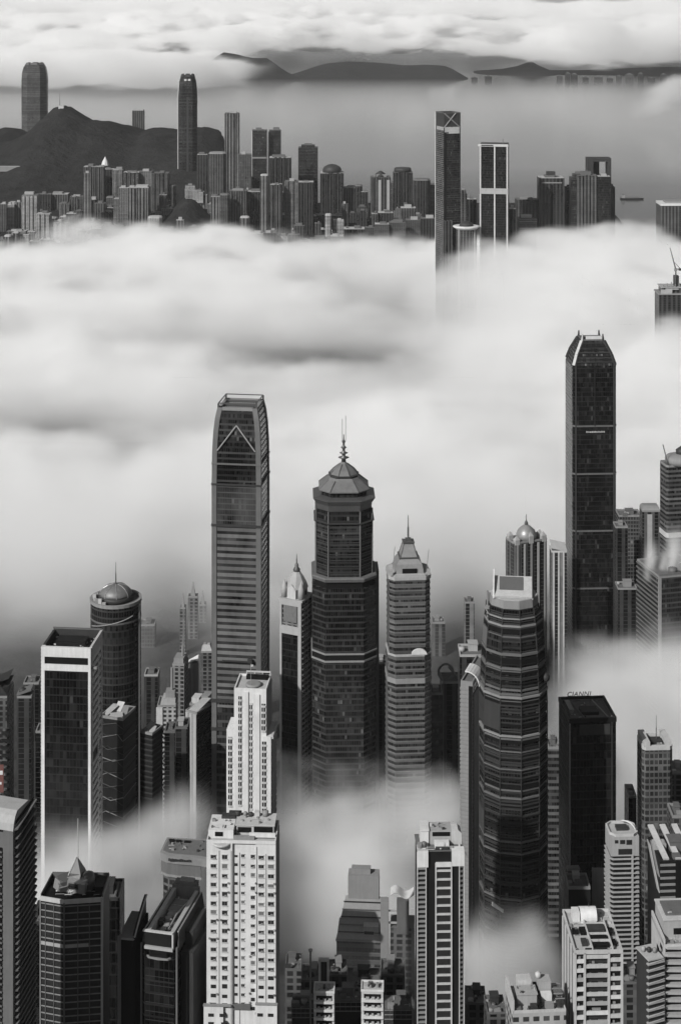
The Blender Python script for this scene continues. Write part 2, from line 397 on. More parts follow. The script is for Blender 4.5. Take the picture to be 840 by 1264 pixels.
top += 14*gb(px2, y2, 180, 3200, 200, 200) + 16*gb(px2, y2, 560, 1900, 200, 260)
top -= 40*gb(px2, y2, 400, 2480, 140, 180) + 26*gb(px2, y2, 120, 2280, 190, 110)
front = 1330 + 120*fbm((x2+700, y2+700), (150., 200.), 3, 77)
cover = sstep(front-20, front+680, y2) * sstep(3640, 3420, y2 + 90*w1 + 80*(px2 > 560)*0)
# clear pocket between the downtown towers
cover *= np.clip(1 - .85*gb(px2, y2, 570, 1480, 60, 170) - .8*gb(px2, y2, 215, 1470, 60, 190), 0, 1)
right = sstep(655, 725, px2); cover = np.maximum(cover, right*sstep(1180, 1300, y2)*.85)
top = top - 26*sstep(1700, 1330, y2)*(1-right)
low = sstep(625, 660, px2)*sstep(1610, 1540, y2); top = top*(1-low) + (20 + 30*r2)*low
top -= 46*gb(px2, y2, 395, 2600, 190, 150) + 66*gb(px2, y2, 80, 2090, 210, 130)
n3 = fbm((x+4000+.3*y, y+4000, z+4000), (150., 110., 70.), 5, 9, .64)
h = (top[:,:,None] - z + 105*n3*(1 - .7*low[:,:,None]))/21.0
D = sstep(0, 1, h)*np.clip(.6 + 2.0*n3 + .12*h, .1, 1.5)*cover[:,:,None]
thin = 4.6*gb(px2, y2, 395, 2590, 185, 160) + 5.4*gb(px2, y2, 80, 2110, 210, 120) + 1.6*gb(px2, y2, 430, 2230, 150, 60) + 1.7*gb(px2, y2, 500, 3050, 75, 240) + 1.4*gb(px2, y2, 90, 2700, 150, 50)
thin = thin*(1 + 2.2*r1) + .5*veil + 5.0*sstep(.10, .34, fbm((x2+9000+200*w1, y2+9000+.3*x2), (360., 120.), 4, 61))
D *= np.exp(-np.clip(thin, 0, 5))[:,:,None]
fog_grid('fog_bank', lo, hi, N, edge_fade(D), MAIN)
# low drifts between the downtown towers ---------------------
NEAR = vol_mat('low_fog', FOGN, .99, attr=True, aniso=.1)
lo, hi, N = (-420, 700, 20), (420, 1440, 196), (208, 186, 44)
x, y, z = axes(lo, hi, N); x2, y2 = x[:,:,0], y[:,:,0]; px2 = CX + x2*F/y2
n2 = fbm((x2+900, y2+900), (90., 70.), 4, 31)
n3 = fbm((x+900, y+900, z+900), (60., 48., 36.), 5, 33, .62)
base = terrain(x2, y2)
def plat(v, a, b, s): return sstep(a-s, a+s, v)*sstep(b+s, b-s, v)
yc = np.interp(px2, [40, 120, 200, 270, 350, 600], [862, 880, 915, 970, 1026, 1030])
A = (72*plat(px2, 250, 600, 45)*np.exp(-np.abs((y2-yc)/50)**3) + 88*plat(px2, -150, 262, 50)*np.exp(-np.abs((y2-yc)/50)**2.2))*np.clip(1 - 0*px2, 0, 1)
B = 56*plat(px2, 560, 690, 40)*np.exp(-np.abs((y2-808)/46)**2.4)
C_ = 92*plat(px2, 668, 1080, 40)*plat(y2, 1090, 1345, 40)
top = base + 14 + np.maximum(np.maximum(A, B), C_) + 34*n2*np.clip((A+B+C_)/60, 0, 1)
h = (top[:,:,None] - z + 84*n3)/(34.0 + (16*np.clip(B/56, 0, 1) + 14*sstep(300, 200, px2))[:,:,None])
amt = np.clip((A+B+C_)/46, 0, 1)
D = sstep(0, 1, h)*np.clip(.62+2.4*n3, .06, 1.7)*(amt*(1 - .55*plat(px2, 668, 1080, 40)*sstep(1060, 1120, y2)))[:,:,None]
mist = plat(px2, 345, 520, 25)*np.exp(-((y2-765)/34)**2); D = np.maximum(D, sstep(0, 1, ((base + 74 + 20*n2)[:,:,None] - z + 30*n3)/40)*mist[:,:,None]*.06)
fog_grid('fog_drift', lo, hi, N, edge_fade(D,(8,20,2)), NEAR)
# cloud sheet over the far hills -----------------------------
FAR = vol_mat('far_cloud', FOGF, .988, attr=True, aniso=.1)
lo, hi, N = (-3500, 6300, 10), (3500, 16500, 520), (280, 190, 52)
x, y, z = axes(lo, hi, N); x2, y2 = x[:,:,0], y[:,:,0]; px2 = CX + x2*F/y2
n2 = fbm((x2+2e4, y2+2e4), (1300., 900.), 4, 51)
n3 = fbm((x+2e4, y+2e4, z+2e3), (300., 420., 90.), 5, 53, .58)
D = np.zeros_like(z)
# (a) low tongue of cloud at the left, lying on the far water
topa = 165 + 70*n2 + 60*sstep(300, 60, px2); bota = 22 + 30*n2
cova = sstep(318, 235, px2 + 160*n2)*sstep(9150, 9900, y2 + 900*n2)*sstep(12500, 11800, y2)
ha = np.minimum((topa[:,:,None]-z)/70, (z-bota[:,:,None])/28)
D = np.maximum(D, sstep(.05, .6, ha*.9 + 3.0*n3 + .1)*cova[:,:,None])
# (b) billowing deck above and behind the hills
topb = 310 + 320*n2; botb = 130 - 70*sstep(560, 760, px2) + 60*n2
covb = sstep(10700, 11600, y2 + 1500*n2)*sstep(16400, 15600, y2)
hb = np.minimum((topb[:,:,None]-z)/90, (z-botb[:,:,None])/40)
D = np.maximum(D, sstep(.15, .6, hb*.8 + 4.2*n3)*covb[:,:,None]*np.clip(.9+1.6*n3, .2, 1.6))
# (c) a torn scrap over the water at the right
covc = gb(px2, y2, 826, 7200, 27, 170)
zc = (70 + 1.5*(px2-785))[:,:,None]
hc = 1 - np.abs(z-zc)/48
D = np.maximum(D, sstep(.25, 1.0, hc + 3.4*n3)*covc[:,:,None]*.5)
# (d) thin streaks high over everything
covd = sstep(13800, 15200, y2 + 900*n2)
hd = np.minimum((470 + 120*n2[:,:,None] - z)/60, (z - 300 - 120*n2[:,:,None])/60)
D = np.maximum(D, sstep(.1, 1.0, hd + 2.4*n3)*covd[:,:,None])
fog_grid('cloud_bank', lo, hi, N, edge_fade(D), FAR)
# ---------------------------------------------------------------- towers, shared bits
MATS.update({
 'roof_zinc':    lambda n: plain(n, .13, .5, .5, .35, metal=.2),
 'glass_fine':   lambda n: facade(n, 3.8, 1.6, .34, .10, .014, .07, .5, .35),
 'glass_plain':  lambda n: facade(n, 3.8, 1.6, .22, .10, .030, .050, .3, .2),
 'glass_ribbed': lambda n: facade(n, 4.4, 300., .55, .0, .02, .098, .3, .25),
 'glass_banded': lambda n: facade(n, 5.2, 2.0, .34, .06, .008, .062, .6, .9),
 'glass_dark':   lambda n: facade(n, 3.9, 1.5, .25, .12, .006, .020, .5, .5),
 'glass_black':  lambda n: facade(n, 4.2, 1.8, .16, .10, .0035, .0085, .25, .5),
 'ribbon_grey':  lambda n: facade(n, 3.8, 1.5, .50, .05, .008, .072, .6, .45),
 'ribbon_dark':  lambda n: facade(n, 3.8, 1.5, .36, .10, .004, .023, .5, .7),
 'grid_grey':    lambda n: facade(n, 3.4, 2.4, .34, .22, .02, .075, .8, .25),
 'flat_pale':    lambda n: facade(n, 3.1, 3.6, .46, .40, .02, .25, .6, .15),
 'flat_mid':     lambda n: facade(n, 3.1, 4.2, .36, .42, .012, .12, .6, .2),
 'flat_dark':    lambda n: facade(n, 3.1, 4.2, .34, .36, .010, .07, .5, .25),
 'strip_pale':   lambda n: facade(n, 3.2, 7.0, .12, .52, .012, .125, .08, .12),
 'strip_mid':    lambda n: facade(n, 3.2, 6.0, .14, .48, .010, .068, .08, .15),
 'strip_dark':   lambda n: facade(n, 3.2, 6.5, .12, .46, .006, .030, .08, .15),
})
def parapet(parent, poly, z, h=1.6, t=.7, mat='concrete', name='parapet'):
    return part(name, MB().ring(poly, grow(poly, -t), z, z+h), mat, parent)
def edging(poly, z0, z1, step, hgt, out, scale=None):
    mb = MB(); z = z0
    while z + hgt < z1:
        p = poly if scale is None else scale(z)
        mb.prism(grow(p, out), z, z+hgt); z += step
    return mb
def clutter(parent, w, d, z, seed, n=4, mats=('concrete','grey_panel','pale_concrete'), cx=0, cy=0):
    """roof plant: a lift house, tanks and air handlers, each a part"""
    rng = random.Random(seed)
    a, b = w*rng.uniform(.28,.42), d*rng.uniform(.28,.42); px_, py_ = cx+rng.uniform(-.12,.12)*w, cy+rng.uniform(0,.18)*d
    hh = rng.uniform(.10,.2)*min(w,d)+1.5
    part('plant_room', MB().prism(rect(a,b,px_,py_), z, z+hh).prism(rect(a+.6,b+.6,px_,py_), z+hh, z+hh+.35), rng.choice(mats), parent)
    for k in range(n):
        x_, y_ = cx+rng.uniform(-.4,.4)*w, cy+rng.uniform(-.4,-.12)*d if k % 2 else cy+rng.uniform(-.4,.4)*d
        s = rng.uniform(.05,.10)*min(w,d)+.4
        if k % 3 == 0: part('water_tank', MB().lathe([(s,z),(s,z+s*1.3),(s*.5,z+s*1.5)], 12, x_, y_), rng.choice(mats), parent)
        else: part('air_handler', MB().box(x_-s*1.3,x_+s*1.3,y_-s,y_+s,z,z+s*1.2).box(x_-s*1.1,x_+s*1.1,y_-s*.8,y_+s*.8,z+s*1.2,z+s*1.35), rng.choice(mats), parent)
def roof_bits(parent, x0, x1, y0, y1, z, seed, n=14):
    """crowd of small roof objects, each a part: pipes, fans, condensers, aerials, railings, cable trays"""
    rng = random.Random(seed); mt = ('concrete','grey_panel','pale_concrete','dark_panel','white_worn','metal')
    for k in range(n):
        x, y = rng.uniform(x0, x1), rng.uniform(y0, y1); c = rng.random(); m_ = rng.choice(mt)
        if c < .3: a,b,h = rng.uniform(.3,.7),rng.uniform(.25,.5),rng.uniform(.4,.9); part('condenser', MB().box(x-a,x+a,y-b,y+b,z,z+h).box(x-a*.7,x+a*.7,y-b*.7,y+b*.7,z+h,z+h+.08), m_, parent)
        elif c < .5: L_ = rng.uniform(1,3.5); part('pipe', MB().bar((x,y,z+.25),(min(x+L_,x1),y+rng.uniform(-.2,.2),z+.3),.12,6).bar((x,y,z),(x,y,z+.3),.12,6), m_, parent)
        elif c < .65: r = rng.uniform(.25,.5); part('vent_fan', MB().lathe([(r*.7,z),(r*.7,z+.4),(r,z+.45),(r,z+.65),(r*.3,z+.75)],10,x,y), m_, parent)
        elif c < .8: part('aerial', MB().bar((x,y,z),(x,y,z+rng.uniform(1.2,3)),.05,5).bar((x-.4,y,z+1.1),(x+.4,y,z+1.1),.04,4), 'dark_metal', parent)
        else: L_ = rng.uniform(.8,2.2); part('cable_tray', MB().box(x-.15,x+.15,y,min(y+L_,y1),z+.1,z+.28), m_, parent)
def mast(parent, x, y, z0, z1, r=.35, name='mast', mat='dark_metal'):
    zm = z0 + (z1-z0)*.5
    return part(name, MB().bar((x,y,z0),(x,y,zm),r,8).bar((x,y,zm),(x,y,z1),r*.6,8,r*.35), mat, parent)
def scaled(poly, s): return [(x*s, y*s) for x, y in poly]
GR = 0.0
# ================================================================ A  tall tapering tower, centre left
def tower_a():
    Y = 1150; w,d,cx,cy,rz = fit(261,322,333,Y,7.5,'r'); m = PXM(Y)
    t = thing('skyscraper','tallest grey ribbed downtown skyscraper, tapering, a light chevron below its open top','skyscraper',cx,cy,0,rz)
    zt = Z(506,Y); prof = [(0,1),(Z(600,Y),1),(Z(560,Y),.985),(Z(535,Y),.945),(Z(518,Y),.885),(zt,.80)]
    S = lambda z: float(np.interp(z,[p[0] for p in prof],[p[1] for p in prof]))
    base = rect(w-1.2,d-1.2)
    def seg(z0,z1,mat):
        zs = [z0]+[p[0] for p in prof if z0 < p[0] < z1]+[z1]
        part('facade', MB().loft([(scaled(base,S(z)),z) for z in zs]), mat, t)
    seg(0,Z(870,Y),'glass_banded'); seg(Z(870,Y),Z(652,Y),'glass_ribbed'); seg(Z(652,Y),Z(601,Y),'glass_plain'); seg(Z(601,Y),zt-2,'ribbon_dark')
    for sx in (-1,1):
        for sy in (-1,1):
            mb = MB(); c = 3.4
            zs = [p[0] for p in prof[:-1]]+[zt]
            rings = []
            for z in zs:
                s = S(z); X0,Y0 = sx*w/2*s, sy*d/2*s
                xs = sorted((X0, X0-sx*c)); ys = sorted((Y0, Y0-sy*c)); rings.append(([(xs[0],ys[0]),(xs[1],ys[0]),(xs[1],ys[1]),(xs[0],ys[1])],z))
            part('corner_pier', mb.loft(rings), 'grey_panel', t)
    for zz,h in ((Z(652,Y),1.6),(Z(601,Y),1.2),(Z(590,Y)+8,1.0),(Z(870,Y),2.4),(Z(905,Y),2.2)):
        p = scaled(rect(w,d),S(zz)); part('plant_floor_band', MB().prism(grow(p,.35),zz,zz+h), 'dark_panel' if h>1.1 else 'grey_panel', t)
    f = lambda z: -d/2*S(z)-.55
    z0,z1 = Z(558,Y),Z(527,Y); x0 = w/2-4
    mb = MB(); N=8
    for sgn in (-1,1):
        pts = [(sgn*x0*(1-k/N), f(z0+(z1-z0)*k/N), z0+(z1-z0)*k/N) for k in range(N+1)]
        for a,b in zip(pts,pts[1:]): mb.bar(a,b,.45,4)
    part('chevron_rib', mb, 'pale_concrete', t)
    # open crown: frame, rails and the louvred screen inside
    p = scaled(rect(w,d),.80); pi = grow(p,-2.0)
    cr = part('crown', MB().ring(p,pi,zt-2,zt), 'concrete', t)
    part('rail', MB().ring(grow(p,-.3),grow(p,-.9),zt+2.4,zt+3.0), 'dark_metal', cr)
    for sx in (-1,1):
        for sy in (-1,1):
            part('post', MB().box(sx*w*.385-.6,sx*w*.385+.6,sy*d*.385-.6,sy*d*.385+.6,zt,zt+2.4), 'dark_metal', cr)
    part('roof', MB().prism(pi,zt-5,zt-4.4), 'roof_pale', t)
    sc = MB()
    for k in range(14):
        x_ = -w*.30+k*w*.60/13; sc.box(x_-.35,x_+.35,-d*.1,d*.30,zt-4.4,zt-1.2)
    part('roof_louvre', sc, 'white_worn', t)
    part('roof_beam', MB().box(-w*.38,w*.38,d*.18,d*.22,zt-.6,zt+.4).box(-w*.38,w*.38,-d*.12,-d*.08,zt-1.1,zt-.2), 'dark_metal', t)
    part('maintenance_gantry', MB().box(-w*.28,w*.30,-d/2-1.4,-d/2-.5,Z(818,Y),Z(818,Y)+.8).box(w*.24,w*.33,-d/2-2.4,-d/2-.5,Z(818,Y),Z(818,Y)+2.6), 'dark_panel', t)
tower_a()
# ================================================================ B  eight-sided tower with tiered roof
def tower_b():
    Y = 1100; m = PXM(Y); cx = X(424,Y); wu = 69*m; wl = 78*m; cy = Y+wl/2; th = 1.5
    t = thing('pagoda_tower','dark eight-sided tower with tiered flared roofs and a ringed finial','skyscraper',cx,cy,0,R(th))
    U = cham(wu,wu,15*m); L = cham(wl,wl,15.5*m); U8 = lambda s: scaled(U,s)
    z1,z2 = Z(714,Y),Z(633,Y)
    part('lower_shaft', MB().prism(L,0,z1-7), 'ribbon_dark', t)
    part('slab_edging', edging(L,8,z1-8,3.8,.5,.35), 'dark_panel', t)
    part('recessed_floor', MB().prism(grow(L,-1.6),z1-7,z1-2.5), 'void', t)
    part('setback_cornice', MB().loft([(grow(L,.3),z1-2.5),(grow(L,.8),z1-.6),(grow(L,.2),z1)]), 'grey_panel', t)
    for sx in (-1,1):
        part('side_pier', MB().box(sx*wl/2-(2.6 if sx>0 else -.2),sx*wl/2+(2.6 if sx>0 else -.2)*1,-3,wl/2-6,0,z1-1), 'grey_panel', t)
    zm = Z(815,Y)
    part('plant_floor_band', MB().prism(grow(L,.5),zm,zm+3.6), 'void', t)
    part('band_sill', MB().prism(grow(L,.9),zm+3.6,zm+4.5).prism(grow(L,.9),zm-1.2,zm), 'concrete', t)
    part('upper_shaft', MB().prism(U,z1,z2), 'ribbon_dark', t)
    part('slab_edging', edging(U,z1+3,z2-9,3.8,.5,.3), 'dark_panel', t)
    for i in range(8):
        x_,y_ = U[i]; part('corner_rib', MB().bar((x_*1.01,y_*1.01,z1),(x_*1.01,y_*1.01,z2),.55,4), 'grey_panel', t)
    zl = Z(648,Y); part('ledge', MB().loft([(U,zl-1.2),(grow(U,1.6),zl),(U,zl+.5)]), 'dark_panel', t)
    # lower flared roof, its corners lifted
    ra = MB(); n=8
    ring = [(grow(U,-.4),z2-.2),(grow(U,.1),z2+3.5),(grow(U,2.2),z2+6.8),(grow(U,1.2),z2+7.2),(U8(.84),z2+8.0)]
    part('lower_roof', ra.loft(ring), 'dark_metal', t)
    part('lantern_storey', MB().prism(U8(.80),z2+7.5,z2+12), 'glass_dark', t)
    part('upper_roof', MB().loft([(U8(.90),z2+11.2),(U8(.905),z2+11.9),(U8(.76),z2+14.2),(U8(.56),z2+17.2),(U8(.48),z2+19)]), 'roof_zinc', t)
    for (x_,y_) in U: part('hip_rib', MB().bar((x_*.905,y_*.905,z2+12),(x_*.57,y_*.57,z2+17.4),.3,4), 'dark_metal', t)
    part('drum', MB().prism(U8(.50),z2+18.6,z2+19.8), 'dark_panel', t)
    part('dome', MB().lathe([(9.6,z2+19.6),(9.0,z2+20.6),(7.2,z2+22.6),(4.6,z2+24.6),(2.4,z2+26.2),(1.6,z2+27.4)],8,smooth=False,ph=R(22.5)), 'roof_zinc', t)
    for k in range(8):
        a = R(22.5+45*k); pts = [(9.7,19.7),(9.1,20.7),(7.3,22.7),(4.7,24.7),(2.5,26.3)]
        mb = MB()
        for (r0,h0),(r1,h1) in zip(pts,pts[1:]): mb.bar((r0*math.cos(a),r0*math.sin(a),z2+h0),(r1*math.cos(a),r1*math.sin(a),z2+h1),.28,4)
        part('dome_rib', mb, 'dark_metal', t)
    part('dome_eave', MB().loft([(ngon(8,9.8,R(22.5)),z2+19.1),(ngon(8,10.8,R(22.5)),z2+19.7),(ngon(8,9.8,R(22.5)),z2+20.1)]), 'dark_panel', t)
    zf = z2+27.2; fi = MB().lathe([(1.5,zf),(1.4,zf+2),(3.6,zf+3.0),(1.2,zf+3.8),(1.2,zf+5.2),(2.8,zf+6.0),(1.0,zf+6.8),(.9,zf+8.6),(2.0,zf+9.6),(.8,zf+10.6),(.7,zf+12.4),(1.3,zf+13.4),(.5,zf+14.6),(.3,zf+18)],16)
    part('finial', fi, 'dark_metal', t)
    for k,(dx,z_) in enumerate(((-.9,Z(527,Y)),(1.3,Z(523,Y)))):
        part('antenna', MB().bar((dx,0,zf+14),(dx,0,z_),.16,6), 'dark_metal', t)
    part('roof_of_setback', MB().ring(L,grow(U,-.2),z1-.4,z1+.1), 'roof_felt', t)
tower_b()
# ================================================================ C  ribbon-window tower with stepped pyramid
def tower_c():
    Y = 1080; m = PXM(Y); w,d,cx,cy,rz = fit(476,481,531,Y,4.0,'l'); d = w*.9; cy = Y+d/2
    t = thing('pyramid_top_tower','ribbon-windowed grey tower with a stepped glass pyramid and needle on its roof','skyscraper',cx,cy,0,rz)
    P = cham(w,d,3.2); Q = cham(w+1.6,d+1.6,4.6); zb = Z(808,Y); zt = Z(716,Y); zc = Z(843,Y)
    part('lower_shaft', MB().prism(Q,0,zb-1), 'ribbon_grey', t)
    part('slab_edging', edging(Q,5,zb-3,3.8,.9,.35), 'grey_panel', t)
    part('pale_band', MB().prism(grow(Q,.5),zc,zc+3.2), 'concrete', t)
    part('sky_terrace', MB().prism(grow(Q,.2),zb-1,zb+.3), 'pale_concrete', t)
    part('upper_shaft', MB().prism(P,zb-.5,zt), 'ribbon_grey', t)
    part('slab_edging', edging(P,zb+6,zt-2,3.8,.9,.3), 'grey_panel', t)
    cn = MB(); n=14; arc = [(w*.22+w*.19*math.cos(math.pi*k/n), 3.6*math.sin(math.pi*k/n)) for k in range(n+1)]
    cn.slab([(x_,-d/2-1.5,zb+.3+h_) for x_,h_ in arc],-2.2)
    part('curved_canopy', cn, 'white_paint', t)
    part('cornice', MB().prism(grow(P,.7),zt,zt+2.2,0).prism(grow(P,.2),zt+2.2,zt+3.0), 'pale_concrete', t)
    part('roof', MB().prism(grow(P,-.8),zt+2.8,zt+3.2), 'roof_pale', t)
    za = zt+3.2; a = w*.36
    part('pyramid_tier', MB().loft([(rect(2*a,2*a),za),(rect(1.72*a,1.72*a),za+5.5),(rect(1.24*a,1.24*a),za+8.6)]), 'zinc', t)
    part('tier_ledge', MB().prism(rect(1.36*a,1.36*a),za+8.4,za+9.2), 'dark_metal', t)
    part('pyramid_tier', MB().loft([(rect(1.16*a,1.16*a),za+9.0),(rect(.62*a,.62*a),za+17.5)]), 'zinc', t)
    for sx in (-1,1):
        for sy in (-1,1):
            part('hip_rib', MB().bar((sx*a,sy*a,za),(sx*.62*a,sy*.62*a,za+8.6),.35,4).bar((sx*.58*a,sy*.58*a,za+9),(sx*.31*a,sy*.31*a,za+17.6),.3,4), 'dark_metal', t)
    part('tier_ledge', MB().prism(rect(.8*a,.8*a),za+17.3,za+18.2).prism(rect(.4*a,.4*a),za+18.2,za+19.6), 'dark_metal', t)
    part('arched_window', MB().box(-a*.5,a*.5,-a*1.0-.15,-a*.98+.3,za+.4,za+3.4).lathe([(.1,za+3.3)],3) if False else MB().box(-a*.5,a*.5,-a*1.02,-a*.9,za+.3,za+3.0), 'void', t)
    mast(t,0,0,za+19,Z(643,Y),.55,'needle')
    for sx,zz in ((-1,Z(677,Y)),(1,Z(682,Y))):
        part('antenna', MB().bar((sx*w*.42,-d*.3,zt+3),(sx*(w*.42-1.6*(-sx if sx>0 else 1)),-d*.3,zz),.18,6), 'metal', t)
        part('roof_post', MB().box(sx*w*.46-.9,sx*w*.46+.9,-d*.46-.9,-d*.46+.9,zt+3,zt+6.5), 'pale_concrete', t)
tower_c()
# ================================================================ T  slim tower with ornate cap, between the ribbed and the pagoda towers
def tower_t():
    Y = 1120; m = PXM(Y); w,d,cx,cy,rz = fit(346,372,386,Y,26,'r')
    t = thing('slim_tower','slim pale-framed black-glass tower with an ornate domed cap, left against the pagoda-roofed tower','skyscraper',cx,cy,0,rz)
    zt = Z(744,Y)
    part('wall', MB().prism(rect(w,d),0,zt), 'flat_mid', t)
    part('glass_front', MB().box(-w*.42,w*.30,-d/2-.5,-d/2,0,Z(785,Y)), 'glass_black', t)
    part('pale_frame', MB().box(-w/2-.1,-w*.42,-d/2-.9,-d/2,0,zt).box(w*.36,w/2+.1,-d/2-.9,-d/2,0,zt).box(-w*.42,w*.36,-d/2-.9,-d/2,zt-3,zt).box(-w*.42,w*.36,-d/2-.9,-d/2,Z(785,Y),Z(775,Y)), 'pale_concrete', t)
    part('top_window', MB().box(-w*.34,w*.28,-d/2-.6,-d/2,Z(770,Y),Z(750,Y)), 'pane_pale', t)
    part('slab_edging', edging(rect(.8,d*.92,w/2,0),4,zt-4,3.6,.8,.4).box(w/2-.3,w/2+.3,d*.46,d*.5,0,zt-4), 'concrete', t)
    part('cornice', MB().prism(grow(rect(w,d),.8),zt,zt+1.2), 'pale_concrete', t)
    c = MB().loft([(ngon(8,w*.46,R(22.5)),zt+1.2),(ngon(8,w*.46,R(22.5)),zt+6.5),(ngon(8,w*.50,R(22.5)),zt+7.0),(ngon(8,w*.42,R(22.5)),zt+10.5),(ngon(8,w*.28,R(22.5)),zt+14.5),(ngon(8,w*.13,R(22.5)),zt+17.5)])
    for k in range(8): part('cap_window', MB().box(-1.0,1.0,-.15,.15,0,3.2), 'pane', t, None, (w*.43*math.cos(R(45*k)),w*.43*math.sin(R(45*k)),zt+2.4), R(45*k+90))
    part('cap', c, 'pale_concrete', t)
    for sx in (-1,1):
        part('turret', MB().lathe([(2.0,zt+1),(2.0,zt+8),(1.2,zt+10),(.3,zt+12.5)],10,sx*w*.40,-d*.34), 'pale_concrete', t)
    part('gable', MB().slab([(-w*.2,-d*.42,zt+1.2),(w*.2,-d*.42,zt+1.2),(w*.2,-d*.42,zt+7),(0,-d*.42,zt+10.5),(-w*.2,-d*.42,zt+7)],.8), 'white_worn', t)
    part('lantern', MB().lathe([(2.2,zt+17),(2.4,zt+18.5),(1.2,zt+20),(1.2,zt+21.5),(.4,zt+23)],12), 'dark_metal', t)
    mast(t,0,0,zt+22,Z(690,Y),.4)
tower_t()
# ================================================================ D  black tower, upper right
def tower_d():
    Y = 1500; m = PXM(Y); w,d,cx,cy,rz = fit(697,707,760,Y,3.0,'l'); d = w*.95
    t = thing('black_tower','tall black glass tower with clipped shoulders, horned open crown and thin pale floor bands','skyscraper',cx,cy,0,rz)
    zs,zt = Z(452,Y),Z(424,Y); c = 2.4
    P = cham(w,d,c)
    part('facade', MB().prism(P,0,zs), 'glass_black', t)
    prof = [(zs,1),(zs+9,.84),(zt,.54)]
    part('crown', MB().loft([(scaled(P,s),z) for z,s in prof],0,1), ['glass_dark','void'], t)
    lo = MB()
    z = zs+2
    while z < zt-3:
        s = float(np.interp(z,[p[0] for p in prof],[p[1] for p in prof])); lo.prism(grow(scaled(P,s),.25),z,z+.7); z += 2.6
    part('crown_louvre', lo, 'black_panel', t)
    for k,(sx,sy) in enumerate(((-1,-1),(1,-1),(1,1),(-1,1))):
        mb = MB()
        for (z0,s0),(z1,s1) in zip(prof,prof[1:]): mb.bar((sx*(w/2-1.2)*s0,sy*(d/2-1.2)*s0,z0),(sx*(w/2-1.2)*s1,sy*(d/2-1.2)*s1,z1),1.9,4)
        mb.bar((sx*(w/2-1.2)*.52,sy*(d/2-1.2)*.52,zt-1),(sx*(w/2-1.2)*.50,sy*(d/2-1.2)*.50,zt+6),1.3,4,.5)
        part('horn', mb, 'white_worn' if k == 0 else 'dark_panel', t)  # near left horn is white: sunlight on that bevel put into its colour
    p = scaled(P,.50)
    part('crown_rim', MB().ring(p,grow(p,-1.4),zt-.4,zt+1.4), 'grey_panel', t)
    part('crown_screen', MB().box(-w*.16,w*.24,-d*.24,-d*.22,zt+.2,zt+4.2), 'white_paint', t)
    for py in (527.5,586.5,657,728): part('pale_band', MB().prism(grow(P,.45),Z(py,Y),Z(py,Y)+1.3), 'grey_panel', t)
    for sx in (-1,1): part('corner_strip', MB().box(sx*(w/2-c)-.6,sx*(w/2-c)+.6,-d/2-.6,-d/2,0,zs), 'dark_panel', t)
    part('painted_lit_flank', MB().box(-w/2-.5,-w/2,-d/2+c,d/2-c,0,zs-1), 'grid_grey', t)  # greyer panel paints the sunlit left flank
    part('centre_rib', MB().box(-.5,.5,-d/2-.5,-d/2,Z(527,Y),zs), 'black_panel', t)
    wd = MB(); rng = random.Random(8); x_ = -w*.2
    while x_ < w*.22:
        b_ = rng.uniform(.5,1.3); wd.box(x_,x_+b_,-d/2-.75,-d/2,Z(534.5,Y),Z(533,Y)+rng.uniform(-.2,.3)); x_ += b_+.45
    part('small_sign', wd, 'white_worn', t)
tower_d()
